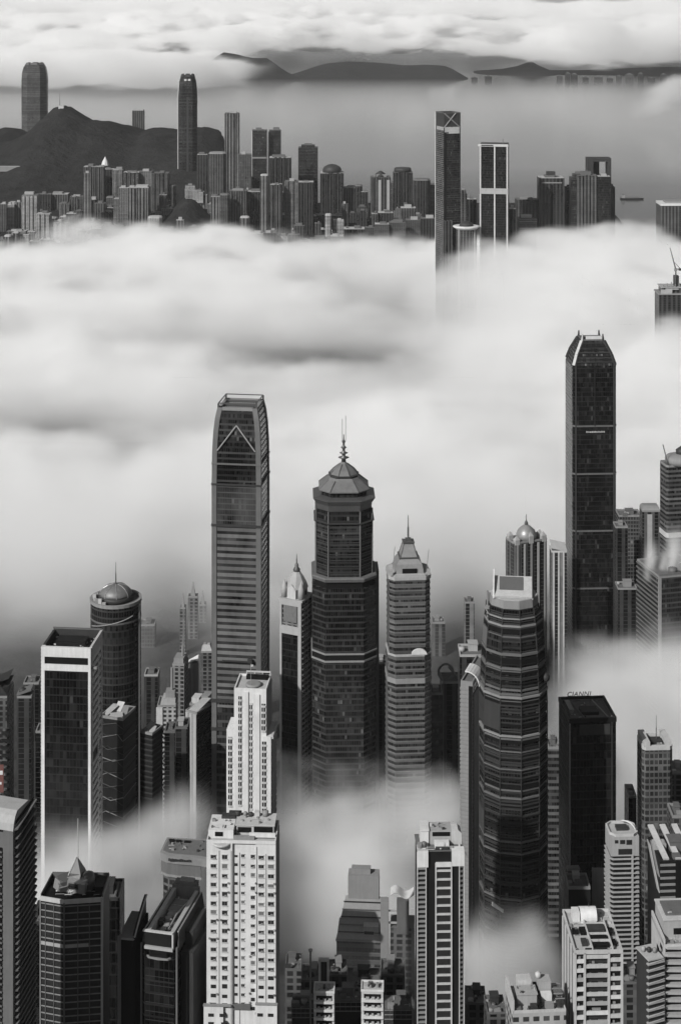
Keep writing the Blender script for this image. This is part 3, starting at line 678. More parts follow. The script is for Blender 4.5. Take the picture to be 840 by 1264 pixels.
# ================================================================ E  many-facetted tapering tower, right of centre
def tower_e():
    Y = 850; m = PXM(Y); cx = X(637,Y); Rr = 41*m; cy = Y+Rr
    t = thing('faceted_tower','bulging many-sided tower wrapped in uneven dark ledges with a pale slanted roof frame','skyscraper',cx,cy,0,R(-6))
    P = ngon(10, Rr*1.02, R(-90-18-4), 1, .92)
    pr = [(Z(1264,Y)-30,1.0),(Z(880,Y),1.0),(Z(850,Y),.965),(Z(800,Y),.90),(Z(775,Y),.84),(Z(757,Y),.79)]
    S = lambda z: float(np.interp(z,[p[0] for p in pr],[p[1] for p in pr]))
    part('shaft', MB().loft([(scaled(P,s*.975),z) for z,s in pr]), 'ribbon_dark', t)
    rng = random.Random(4); z = pr[0][0]+5; sl = MB()
    while z < pr[-1][0]-1:
        k = rng.random(); h = .5 if k < .7 else .85
        p = scaled(P,S(z)); sl.prism(grow(p,rng.choice((-.1,.05,.3,.45))),z,z+h,1 if k > .86 else (2 if k < .3 else 0)); z += rng.choice((1.5,1.75,1.75,2.1))
    part('slab_edging', sl, ['dark_panel','grey_panel','black_panel'], t)
    for py,h,o,mt in ((768,.8,.4,'concrete'),(777,1.0,.5,'concrete'),(790,.6,.4,'grey_panel'),(811,1.3,.6,'grey_panel'),(829,.6,.5,'grey_panel'),(840,.5,.4,'dark_panel'),(863,1.0,.9,'concrete'),(889,.6,.5,'dark_panel'),(911,.8,.6,'concrete'),(930,.7,.4,'grey_panel'),(952,.6,.5,'grey_panel'),(1010,.6,.4,'dark_panel'),(1056,.7,.6,'grey_panel')):
        part('pale_ledge', MB().prism(grow(scaled(P,S(Z(py,Y))),o),Z(py,Y)-h/2,Z(py,Y)+h/2), mt, t)
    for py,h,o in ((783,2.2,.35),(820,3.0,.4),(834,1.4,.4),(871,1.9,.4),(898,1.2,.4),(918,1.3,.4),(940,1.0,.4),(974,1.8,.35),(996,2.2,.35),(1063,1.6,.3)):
        part('black_recess_ring', MB().prism(grow(scaled(P,S(Z(py,Y))),o),Z(py,Y)-h/2,Z(py,Y)+h/2), 'void', t)  # black rings stand proud; the shade of recesses is put into their colour
    # smooth blank panels on some facets
    for j,(pa,pb),mt in ((8,(808,787),'grey_panel'),(8,(905,872),'dark_panel'),(9,(905,874),'dark_panel'),(9,(810,790),'glass_dark'),(8,(1040,1012),'dark_panel')):
        z0,z1 = Z(pa,Y),Z(pb,Y); a0,a1 = [Vector(q)*1.0 for q in (scaled(P,S(z0)*.985)[j],scaled(P,S(z0)*.985)[(j+1)%10])]
        b0,b1 = [Vector(q) for q in (scaled(P,S(z1)*.985)[j],scaled(P,S(z1)*.985)[(j+1)%10])]
        part('blank_panel', MB().slab([(a0.x,a0.y,z0),(a1.x,a1.y,z0),(b1.x,b1.y,z1),(b0.x,b0.y,z1)],.75), mt, t)
    rb = MB()
    for j in range(10):
        for (z0,s0),(z1,s1) in zip(pr,pr[1:]): rb.bar((P[j][0]*s0*1.012,P[j][1]*s0*1.012,z0),(P[j][0]*s1*1.012,P[j][1]*s1*1.012,z1),.35,4)
    part('corner_rib', rb, 'dark_panel', t)
    zt = pr[-1][0]
    part('crown_drum', MB().loft([(scaled(P,.76),zt),(scaled(P,.74),zt+4)]), 'concrete', t)
    part('roof', MB().prism(scaled(P,.72),zt+3.9,zt+4.3), 'roof_pale', t)
    # slanted roof frame
    x0,x1,y0,y1 = -9.5,9.5,-8,9; za,zb = zt+4.4,zt+9
    fr = MB().slab([(x0,y0,za),(x1,y0,za),(x1,y1,zb),(x0,y1,zb)],.9)
    part('roof_slope', fr, 'white_worn', t)
    part('roof_panel', MB().slab([(x0+2.5,y0+5,za+2.35),(x1-4.5,y0+5,za+2.35),(x1-4.5,y1-1.5,zb+.7),(x0+2.5,y1-1.5,zb+.7)],.25), 'grey_panel', t)
    part('roof_side_wall', MB().slab([(x1,y0,zt+4),(x1,y1,zt+4),(x1,y1,zb),(x1,y0,za)],.5), 'white_worn', t)
    wl = MB().slab([(x0,y1,zt+4),(x0,y0,zt+4),(x0,y0,za+1),(x0,y0+3,za+3.5),(x0,y1,zb+4)],.7)
    part('roof_fin', wl, 'white_paint', t)
    part('maintenance_mast', MB().bar((-Rr*.78,-3,zt-14),(-Rr*.78,-3,zt+6),.45,6).box(-Rr*.86,-Rr*.70,-4,-2,zt-3,zt-1.5), 'concrete', t)
    part('side_pod', MB().lathe([(.4,Z(853,Y)),(2.0,Z(850,Y)),(2.2,Z(845,Y)),(.6,Z(841,Y))],12,Rr*.98,-4), 'dark_panel', t)
    part('painted_sun_glint', MB().slab([(-Rr*.62,-Rr*.80,Z(1123,Y)),(-Rr*.28,-Rr*.99,Z(1127,Y)),(-Rr*.28,-Rr*.99,Z(1124,Y)),(-Rr*.62,-Rr*.80,Z(1119,Y))],.8), 'white_paint', t)  # white slab painted in for a glint of sun
tower_e()
# ================================================================ F  white apartment block, front centre
def white_block():
    Y = 600; m = PXM(Y); xl,xr = 256.0,341.5; w = (xr-xl)*m; d = 15.5
    cx = X((xl+xr)/2,Y); zt = Z(1040,Y); zb = Z(1264,Y)-40
    t = thing('apartment_block','broad white apartment block with rows of small dark punched windows, front and centre','apartment block',cx,Y+d/2,0,R(-2.6))
    t.location.z = 0
    hw = w/2; q = lambda px: (px-(xl+xr)/2)*m
    c0,c1 = q(288),q(316.5)
    wl = MB()
    wl.prism([(-hw,-d/2),(c0,-d/2),(c0,-d/2+.9),(c1,-d/2+.9),(c1,-d/2+.25),(hw,-d/2+.25),(hw,d/2),(-hw,d/2)],zb,zt-.4,0)
    part('wall', wl, 'white_paint', t)
    part('flank_wall', MB().box(hw,hw+.12,-d/2+.8,d/2-.3,zb,zt-1), 'concrete', t)  # darker sheet puts the shade of the right side into the colour
    base = part('base_storey', MB().box(-hw-.9,-hw+6,-d/2-1.0,-d/2+.3,zb,Z(1241,Y)).box(c1+.2,hw+.5,-d/2-.6,-d/2+.3,zb,Z(1238,Y)), 'white_paint', t)
    part('string_course', MB().box(-hw-1.1,c0-.4,-d/2-1.25,-d/2,Z(1241,Y),Z(1239.5,Y)).box(c1,hw+.7,-d/2-.9,-d/2+.2,Z(1238.5,Y),Z(1237,Y)), 'concrete', t)
    part('parapet', MB().ring(rect(w,d),rect(w-.8,d-.8),zt-.4,zt+.6), 'white_paint', t)
    part('roof', MB().box(-hw+.4,hw-.4,-d/2+.4+.9,d/2-.4,zt-.5,zt-.25), 'roof_pale', t)
    # roofscape: raised left wing, recessed terraces, lift house, tanks
    part('roof_wing', MB().box(-hw+.2,c0,-d/2+3.2,d/2-1,zt-.3,zt+2.6), 'white_paint', t)
    part('roof_opening', MB().box(-hw+2.6,-hw+5.4,-d/2+3.05,-d/2+3.4,zt+.5,zt+2.0), 'void', t)
    part('terrace_recess', MB().box(c0+.2,c1-.6,-d/2+2.2,-d/2+3.2,zt-.3,zt+1.0), 'concrete', t)
    part('lift_house', MB().box(c0+.8,hw-1.2,-d/2+6.2,d/2-1.2,zt-.3,zt+3.0).box(c0+.4,hw-.8,-d/2+5.8,d/2-.8,zt+3.0,zt+3.4), 'white_worn', t)
    part('roof_opening', MB().box(c0+1.2,c0+6,-d/2+6.0,-d/2+6.3,zt+.6,zt+2.4), 'void', t)
    part('roof_opening', MB().box(c0+7,hw-1.6,-d/2+6.0,-d/2+6.3,zt+.4,zt+2.6), 'void', t)
    part('roof_slab', MB().box(c1-2.5,hw-.4,-d/2+3,-d/2+3.6,zt+.4,zt+1.9), 'white_paint', t)
    part('plant_frame', MB().box(-hw+4,-hw+9,d/2-4,d/2-1.5,zt+2.6,zt+3.6).box(-hw+6.5,-hw+11,d/2-3.2,d/2-1.2,zt+3.6,zt+4.4), 'dark_panel', t)
    for k,(xx,yy,s) in enumerate(((-2.5,4.8,.9),(.2,5.2,.7),(2.2,4.6,.8),(7.5,5.0,1.1))):
        part('water_tank', MB().lathe([(s,zt+3.3),(s,zt+3.3+s*1.6),(s*.4,zt+3.5+s*1.7)],12,xx,yy), ('dark_panel','concrete')[k%2], t)
    part('roof_box', MB().box(3.6,5.4,4,6,zt+3.4,zt+5), 'white_worn', t)
    bal = MB().lathe([(3.3,Z(1044.5,Y)),(3.6,Z(1043.5,Y)),(3.6,Z(1041,Y))],28,-hw+5.2,-d/2+1.6)
    part('bowed_balcony', bal, 'white_worn', t)
    # windows: recessed reveals built as a frame around a pane set in the wall
    cols = [(264.5,6.8,4.5),(278.4,6.6,5.2),(292.3,4.0,3.4),(300.6,4.2,3.5),(313,5.2,4.3),(323.5,6.6,4.3),(335.5,7.4,4.8)]
    rng = random.Random(12); cache = {}; n = 0; rest = {'pane': MB()}
    def win(wm,hm,kind):
        k = (wm,hm,kind)
        if k not in cache:
            f = MB().ring([(-wm/2-.12,0),(wm/2+.12,0),(wm/2+.12,.01),(-wm/2-.12,.01)],[(-wm/2-.12,0),(wm/2+.12,0),(wm/2+.12,.01),(-wm/2-.12,.01)],0,.01) if False else MB()
            f.box(-wm/2,wm/2,-.03,.2,0,hm,0 if kind < 2 else 2)
            f.box(-wm/2-.1,wm/2+.1,-.32,0,-.16,-.02,1)                 # sill
            f.box(-wm/2-.1,wm/2+.1,-.28,0,hm+.02,hm+.16,1)             # hood
            if kind == 0: f.box(-.04,.04,-.07,-.03,0,hm,3)
            if kind == 1: f.box(-wm*.05,wm*.38,-.4,-.03,-.02,.42,3)         # air conditioner
            cache[k] = f.mesh('window',['pane','white_worn','pane_pale','concrete'])
        return cache[k]
    for r in range(17):
        py = 1058 + r*11.45
        for ci,(px,ww,hh) in enumerate(cols):
            off = 5.5 if ci == 4 and r > 2 else 0
            wm,hm = round(ww*m,2),round(hh*m*1.02,2); yf = -d/2 + (0 if px < 288 else .9 if px < 316 else .25)
            kind = rng.choice((0,0,0,1,1,2)) if ci not in (2,3) else rng.choice((0,2,0))
            zc = Z(py+off,Y)-hm/2 + rng.uniform(-.12,.12); hm = round(hm*rng.choice((1,1,1,.8)),2)
            if ci in (0,1,4,5,6) and n < 83:
                part('window', win(wm,hm,kind), None, t, None, (q(px),yf,zc)); n += 1
            elif n < 100 and ci == 3: part('window', win(wm,hm,kind), None, t, None, (q(px),yf,zc)); n += 1
            else:
                rest['pane'].box(q(px)-wm/2,q(px)+wm/2,yf-.03,yf+.2,zc,zc+hm)
    for px,py in ((262,1252),(276,1252),(262,1262.5),(278,1262.5),(322.5,1251),(335.5,1251)):
        rest['pane'].box(q(px)-1.0,q(px)+1.0,-d/2-1.05 if px < 300 else -d/2-.65,-d/2,Z(py,Y)-.55,Z(py,Y)+.6)
    o = part('small_window', rest['pane'], 'pane', t); o['kind'] = 'stuff'
    part('air_conditioner_rack', MB().box(q(288),q(310),-d/2+.2,-d/2+.9,Z(1247,Y),Z(1240.5,Y)), 'grey_panel', t)
    for px_,y_ in ((318,.05),(271.5,-.2),(286.5,-.2),(329.4,.05),(296.5,.7)): part('drain_pipe', MB().box(q(px_)-.07,q(px_)+.07,-d/2+y_,-d/2+y_+.25,zb,zt-1.5-px_%3), 'concrete', t)
    rg_ = random.Random(77)
    for k in range(26):
        px_ = rg_.choice((259.6,269,274,283,309.3,317,327.3,331,339.6)); zz = Z(1062+rg_.randrange(17)*11.45+5,Y); yy = -d/2 + (0 if px_ < 288 else .9 if px_ < 316 else .25)
        part('air_conditioner', MB().box(q(px_)-.32,q(px_)+.32,yy-.45,yy,zz-.3,zz+.2), ('concrete','pale_concrete','grey_panel')[k%3], t)
    roof_bits(t,-hw+1,hw-1,-d/2+3.5,-d/2+6,zt-.2,41,14); roof_bits(t,c0+1.5,hw-2,-d/2+7,d/2-2,zt+3.4,42,12); roof_bits(t,-hw+1,c0-.5,-d/2+4,d/2-2,zt+2.6,43,10)
white_block()
# ================================================================ G  stepped white tower with a flag
def stepped_tower():
    Y = 700; m = PXM(Y); t = thing('stepped_apartment_tower','slender stepped white tower with vertical window strips and a small flag on top','apartment tower',X(311,Y),Y+8,0,R(-5.5))
    q = lambda px: (px-311)*m; zt = Z(853,Y); zb = Z(1010,Y)-50; yf = -8.0; d = 15
    def wing(px0,px1,ztop,y0,y1,name='wall'):
        part(name, MB().box(q(px0),q(px1),y0,y1,zb,ztop), 'white_paint', t)
    wing(291,331,zt,yf,yf+d); wing(281,291.2,Z(903,Y),yf+1,yf+d-2,'wing_wall'); wing(326,337,Z(908,Y),yf-.5,yf+d,'wing_wall')
    part('parapet', MB().ring([(q(291),yf),(q(331),yf),(q(331),yf+d),(q(291),yf+d)],[(q(291)+.5,yf+.5),(q(331)-.5,yf+.5),(q(331)-.5,yf+d-.5),(q(291)+.5,yf+d-.5)],zt,zt+1.0), 'white_paint', t)
    part('roof', MB().box(q(293),q(329),yf+.6,yf+d-.6,zt,zt+.2), 'roof_pale', t)
    part('roof_pergola', MB().box(q(300),q(331),yf+d-1.4,yf+d-.8,zt+2.2,zt+2.7).box(q(300),q(301),yf+d-1.4,yf+d-.8,zt,zt+2.2).box(q(310),q(311),yf+d-1.4,yf+d-.8,zt,zt+2.2).box(q(320),q(321),yf+d-1.4,yf+d-.8,zt,zt+2.2).box(q(330),q(331),yf+d-1.4,yf+d-.8,zt,zt+2.2), 'white_worn', t)
    part('painted_roof_shade', MB().box(q(301),q(329),yf+d-4,yf+d-1.6,zt+.2,zt+1.6), 'void', t)  # black box stands in for shade on the roof
    part('plant_room', MB().lathe([(3.2,zt+.2),(3.2,zt+1.2),(2.6,zt+1.3)],16,q(313),yf+5), 'concrete', t)
    strips = [(298.5,4.4,860,996,yf,0),(312,3.6,868,1000,yf,0),(327.6,5.0,868,903,yf,0),(328.6,5.4,914,1004,yf-.5,1),(285.6,5.0,912,999,yf+1,0)]
    for px,ww,p0,p1,y0,k in strips:
        s = part('window_strip', MB().box(q(px-ww/2),q(px+ww/2),y0-.06,y0+.1,Z(p1,Y),Z(p0,Y)), 'pane', t)
        sl = MB().box(q(px)-.12,q(px)+.12,y0-.32,y0-.06,Z(p1,Y),Z(p0,Y)); z = Z(p1,Y)
        while z < Z(p0,Y): sl.box(q(px-ww/2)-.05,q(px+ww/2)+.05,y0-.3,y0-.06,z,z+.75); z += 2.55
        part('spandrel_grid', sl, 'white_worn', s)
    part('pilaster', MB().box(q(302.2),q(308.8),yf-.5,yf,zb,zt-.3), 'white_paint', t)
    part('pilaster', MB().box(q(315),q(323),yf-.5,yf,zb,zt-1.2), 'white_paint', t)
    fl = MB(); z = zb
    while z < Z(911,Y): fl.box(q(337),q(337)+.5,yf+1,yf+d-1,z,z+1.3); z += 2.6
    part('flank_balcony', fl, 'pale_concrete', t)
    part('flank_wall', MB().box(q(331),q(331)+.35,yf+1.2,yf+d-.4,Z(908,Y)+.3,zt-.5), 'concrete', t)  # greyer sheet paints the shaded right flank
    part('flank_coping', MB().box(q(337),q(337)+.9,yf,yf+d,Z(911,Y),Z(907,Y)), 'white_worn', t)
    part('flagpole', MB().bar((q(310.5),yf+3,zt),(q(310.5),yf+3,Z(823,Y)),.1,6), 'metal', t)
    part('flag', MB().slab([(q(310.7),yf+3,Z(827,Y)),(q(313.6),yf+3.3,Z(826.5,Y)),(q(313.4),yf+3.1,Z(824,Y)),(q(310.7),yf+3,Z(824,Y))],.05), 'white_paint', t)
stepped_tower()
# ================================================================ H  black-fronted tower framed in white
def framed_tower():
    Y = 900; m = PXM(Y); w,d,cx,cy,rz = fit(52,112.5,126,Y,5.4,'r')
    t = thing('framed_tower','tall tower with a black glass front framed in white and a white slotted flank','office tower',cx,cy,0,rz)
    zt = Z(800,Y); yf = -d/2
    part('glass_front', MB().box(-w/2+1.8,w/2-1.4,yf,yf+1,0,Z(829,Y)), 'glass_black', t)
    part('core', MB().box(-w/2+.3,w/2-.4,yf+1,d/2,0,zt-4), 'dark_panel', t)
    part('white_column', MB().box(-w/2,-w/2+1.8,yf-.7,yf+2,0,zt), 'white_paint', t)
    part('white_column', MB().box(w/2-1.4,w/2,yf-.7,yf+1,0,zt), 'white_paint', t)
    part('white_beam', MB().box(-w/2+1.8,w/2-1.4,yf-.7,yf+1,Z(829,Y),Z(821,Y)), 'white_paint', t)
    part('white_beam', MB().box(-w/2+1.8,w/2-1.4,yf-.7,yf+1,Z(812,Y),zt), 'white_paint', t)
    part('dark_gap', MB().box(-w/2+1.8,w/2-1.4,yf-.1,yf+1,Z(821,Y),Z(812,Y)), 'void', t)  # black band between the two white beams
    st = MB(); z = 8
    while z < zt-6:
        if not (Z(948,Y) < z < Z(940,Y)): st.box(w/2-.39,w/2+.3,yf+2.5,d/2-3.5,z,z+2.3)
        z += 4.0
    part('flank_frame', MB().box(w/2-.4,w/2+.5,yf+1,yf+2.5,0,zt).box(w/2-.4,w/2+.5,d/2-3.5,d/2,0,zt).box(w/2-.4,w/2+.5,yf+2.5,d/2-3.5,zt-6,zt), 'white_worn', t)
    st.box(w/2-.3,w/2+.35,d*.12,d*.12+2.2,0,zt-6); part('flank_slat', st, 'white_paint', t)
    lf = MB(); z = 6
    while z < zt: lf.box(-w/2-.35,-w/2-.05,yf-.2,yf+1.6,z,z+1.0); z += 1.9
    part('edge_tooth', lf, 'pale_concrete', t)
    part('roof_well', MB().box(-w/2+1.5,w/2-1.5,yf+1.2,d/2-1,zt-4,zt-3.6), 'black_panel', t)
    part('roof_wall', MB().box(-w/2+.3,w/2-.4,d/2-1,d/2,zt-4,zt+.6).box(-w/2,-w/2+1.2,yf+2,d/2-1,zt-4,zt), 'dark_panel', t)
    part('roof_coping', MB().box(-w/2,w/2,d/2-1,d/2+.2,zt+.6,zt+1.2), 'grey_panel', t)
    part('roof_coping', MB().box(w/2-.6,w/2+.6,yf,d/2,zt,zt+.7), 'white_worn', t)
    part('plant_room', MB().box(-w*.32,w*.28,-d*.05,d*.3,zt-3.6,zt-1.2), 'black_panel', t)
    roof_bits(t,-w*.42,w*.42,-d*.42,d*.42,zt-3.6,77,20)
    part('roof_crane', MB().box(w/2-1,w/2+2.8,yf+1,yf+2,Z(827,Y),Z(824,Y)), 'concrete', t)
framed_tower()
# ================================================================ I  round dark tower with a glass dome
def domed_tower():
    Y = 1000; m = PXM(Y); r = 31.5*m; t = thing('domed_tower','round dark glass tower capped by a ribbed dome and thin mast','office tower',X(139,Y),Y+r,0,0)
    zt = Z(752,Y)
    P = ngon(28,r)
    part('shaft', MB().prism(P,0,zt), 'glass_dark', t)
    part('ledge', MB().prism(ngon(28,r*1.012),Z(772,Y),Z(770,Y)), 'grey_panel', t)
    b = MB()
    for k in range(12):
        a0,a1 = R(-150+k*9),R(-150+(k+1)*9); z0 = Z(772-1.2*k,Y); z1 = Z(772-1.2*(k+1),Y)
        b.bar((r*1.012*math.cos(a0),r*1.012*math.sin(a0),z0-3),(r*1.012*math.cos(a1),r*1.012*math.sin(a1),z1-3),.35,4)
    part('spiral_band', b, 'concrete', t)
    part('roof_rim', MB().ring(ngon(28,r*1.03),ngon(28,r*.94),zt,zt+1.8), 'concrete', t)
    part('roof', MB().prism(ngon(28,r*.94),zt,zt+.5), 'roof_felt', t)
    part('drum', MB().lathe([(r*.68,zt+.5),(r*.68,zt+3.2),(r*.64,zt+3.4)],28), 'dark_panel', t)
    part('dome', MB().lathe([(r*.64*math.cos(a),zt+3.4+r*.42*math.sin(a)) for a in [R(x) for x in (0,12,24,36,48,60,72,82,88)]],28), 'roof_zinc', t)
    rb = MB()
    for k in range(8):
        a = R(k*45+10); pts = [(r*.65*math.cos(e)*math.cos(a),r*.65*math.cos(e)*math.sin(a),zt+3.4+r*.43*math.sin(e)) for e in [R(x) for x in (0,20,40,60,80)]]
        for p,q in zip(pts,pts[1:]): rb.bar(p,q,.22,4)
    part('dome_rib', rb, 'metal', t)
    for k in range(7):
        a = R(160+k*14); part('roof_unit', MB().box(r*.84*math.cos(a)-1,r*.84*math.cos(a)+1,r*.84*math.sin(a)-.8,r*.84*math.sin(a)+.8,zt+.5,zt+2.6+(k%3)*.7), ('pale_concrete','concrete','white_worn')[k%3], t)
    mast(t,0,0,zt+9,Z(705,Y),.35)
    part('painted_reflection', MB().box(r*.93,r*1.0,-r*.42,-r*.30,0,zt), 'grey_panel', t)  # grey strip paints a faint reflection on the glass
domed_tower()
# ================================================================ J  black tower with roof letters
def sign_tower():
    Y = 900; m = PXM(Y); w,d,cx,cy,rz = fit(688,702,760,Y,4.7,'l')
    t = thing('letter_topped_tower','plain black glass tower with dark letters on the back edge of its sunken roof','office tower',cx,cy,0,rz)
    zt = Z(893,Y); yf = -d/2
    part('facade', MB().prism(cham(w,d,1.5),0,zt), 'glass_black', t)
    part('front_panel', MB().box(-w*.28,w*.36,yf-.25,yf,Z(908,Y),zt-1), 'dark_panel', t)
    for s in (-.5,.38): part('edge_rib', MB().box(w*s+.2,w*s+.8,yf-.4,yf,0,zt), 'dark_panel', t)
    part('edge_rib', MB().box(-w*.5-.1,-w*.5+.6,yf-.5,yf+.2,0,zt), 'concrete', t)
    parapet(t, rect(w,d), zt, 2.4, 1.1, 'black_panel'); parapet(t, rect(w-2.4,d-2.4), zt, 1.2, .5, 'grey_panel', 'inner_coping')
    part('roof', MB().prism(rect(w-3.4,d-3.4),zt-.2,zt+.3), 'roof_felt', t)
    part('roof_hatch', MB().box(-w*.16,w*.2,-d*.2,d*.08,zt+.3,zt+2.0), 'black_panel', t)
    part('roof_rail', MB().bar((w*.2,d*.38,zt+1.6),(w*.36,-d*.42,zt+1.4),.4,4), 'concrete', t)
    part('roof_rail', MB().bar((-w*.28,d*.38,zt+1.6),(-w*.14,-d*.42,zt+1.4),.3,4), 'grey_panel', t)
    part('plant_room', MB().box(-w*.4,-w*.3,-d*.1,d*.35,zt+.3,zt+2.4), 'concrete', t)
    f = bpy.data.curves.new('sign_lettering','FONT'); f.body = 'CIANNI'; f.size = 3.6; f.extrude = .15; f.shear = .25; f.align_x = 'CENTER'; f.space_character = 1.1
    f.materials.append(M('void')); fo = bpy.data.objects.new('lettering_source', f); COL.objects.link(fo); bpy.context.view_layer.update()
    me = bpy.data.meshes.new_from_object(fo.evaluated_get(bpy.context.evaluated_depsgraph_get())); bpy.data.objects.remove(fo)
    o = bpy.data.objects.new('sign_lettering', me); COL.objects.link(o); o.parent = t; o.location = (-w*.06,d/2-.4,zt+2.5); o.rotation_euler = (R(90),0,0)
    part('sign_rail', MB().box(-w*.30,w*.16,d/2-.6,d/2-.2,zt+2.4,zt+2.6), 'void', t)
    roof_bits(t,-w*.4,w*.4,-d*.4,d*.4,zt+.3,75,22)
    part('low_wing', MB().box(-w*.5-1.5,-w*.5+6,yf-3,yf,0,Z(1072,Y)), 'dark_panel', t)
    part('wing_plant', MB().box(-w*.5-1.5,-w*.5+5,yf-3,yf,Z(1072,Y),Z(1068,Y)), 'concrete', t)
sign_tower()
# ================================================================ K  grid tower with notched pale parapet
def notch_tower():
    Y = 920; w,d,cx,cy,rz = fit(785,792.5,829,Y,2.5,'l'); d = max(d,16)
    t = thing('notched_tower','grey gridded office tower with a thick pale notched parapet and a short mast','office tower',cx,cy,0,rz)
    zt = Z(926,Y); P = cham(w,d,1.6)
    part('facade', MB().prism(P,0,zt), 'grid_grey', t)
    pp = MB().ring(P,grow(P,-1.8),zt,zt+2.2)
    for sx in (-1,1): pp.box(sx*w*.36-1.7,sx*w*.36+1.7,-d/2+.1,d/2-.1,zt+2.2,zt+4.4)
    part('parapet', pp, 'white_worn', t)
    part('roof', MB().prism(grow(P,-1.8),zt-.3,zt+.2), 'roof_felt', t)
    part('plant_room', MB().box(-w*.2,w*.24,-d*.05,d*.3,zt+.2,zt+1.8), 'dark_panel', t)
    roof_bits(t,-w*.4,w*.4,-d*.4,d*.4,zt+.2,76,14)
    mast(t,w*.08,d*.1,zt+1.5,Z(892,Y),.25)
notch_tower()
# ================================================================ balconied apartment towers on the right
def balcony_tower():
    Y = 780; m = PXM(Y); w,d,cx,cy,rz = fit(746,752,787,Y,2.5,'l'); d = 13
    t = thing('balcony_tower','narrow apartment tower ringed by many thin pale balcony slabs, before the notched grey tower','apartment tower',cx,cy,0,rz)
    zt = Z(1032,Y); yf = -d/2
    part('wall', MB().prism(cham(w-1.0,d-1.0,1.2),60,zt), 'black_panel', t)
    part('top_storey', MB().box(-w/2+.3,w/2,yf,d/2,Z(1056,Y),zt), 'pale_concrete', t)
    for x0,x1,p0,p1 in ((-.34,-.22,1040,1036),(-.16,.02,1041,1036),(.06,.26,1042,1036),(-.22,.26,1054,1047)):
        part('window', MB().box(w*x0,w*x1,yf-.08,yf+.2,Z(p0,Y),Z(p1,Y)), 'pane', t)
    part('crown_frame', MB().ring(cham(w,d,2.5),grow(cham(w,d,2.5),-.6),zt,zt+1.1), 'white_worn', t)
    part('roof', MB().prism(cham(w-1,d-1,2),zt-.1,zt+.15), 'roof_pale', t)
    arc = MB()
    for k in range(10):
        a0,a1 = math.pi*.5*k/10,math.pi*.5*(k+1)/10
        arc.bar((w*.05+w*.36*math.sin(a0),-d*.3+d*.62*math.cos(a0),zt+2.2),(w*.05+w*.36*math.sin(a1),-d*.3+d*.62*math.cos(a1),zt+2.2),.35,4)
    part('curved_roof_beam', arc, 'white_paint', t)
    part('roof_plant', MB().box(-w*.2,w*.2,-d*.1,d*.2,zt+.15,zt+1.4), 'dark_panel', t)
    z = Z(1060,Y); bal = None; k = 0
    while z > 75:
        if bal is None:
            b = MB().prism([(-w/2+1.2,yf-.55),(w/2,yf-.55),(w/2+.2,yf+1),(w/2+.2,d/2),(-w/2-.3,d/2),(-w/2-.3,yf+.8)],0,.34)
            b.box(-w/2+1.2,w/2,yf-.56,yf-.48,.34,.5).box(w*.24,w*.30,yf-.5,yf+1,.34,2.1)
            bal = b.mesh('balcony',['pale_concrete'])
        part('balcony', bal, None, t, None, (0,0,z)); z -= 2.16; k += 1
balcony_tower()
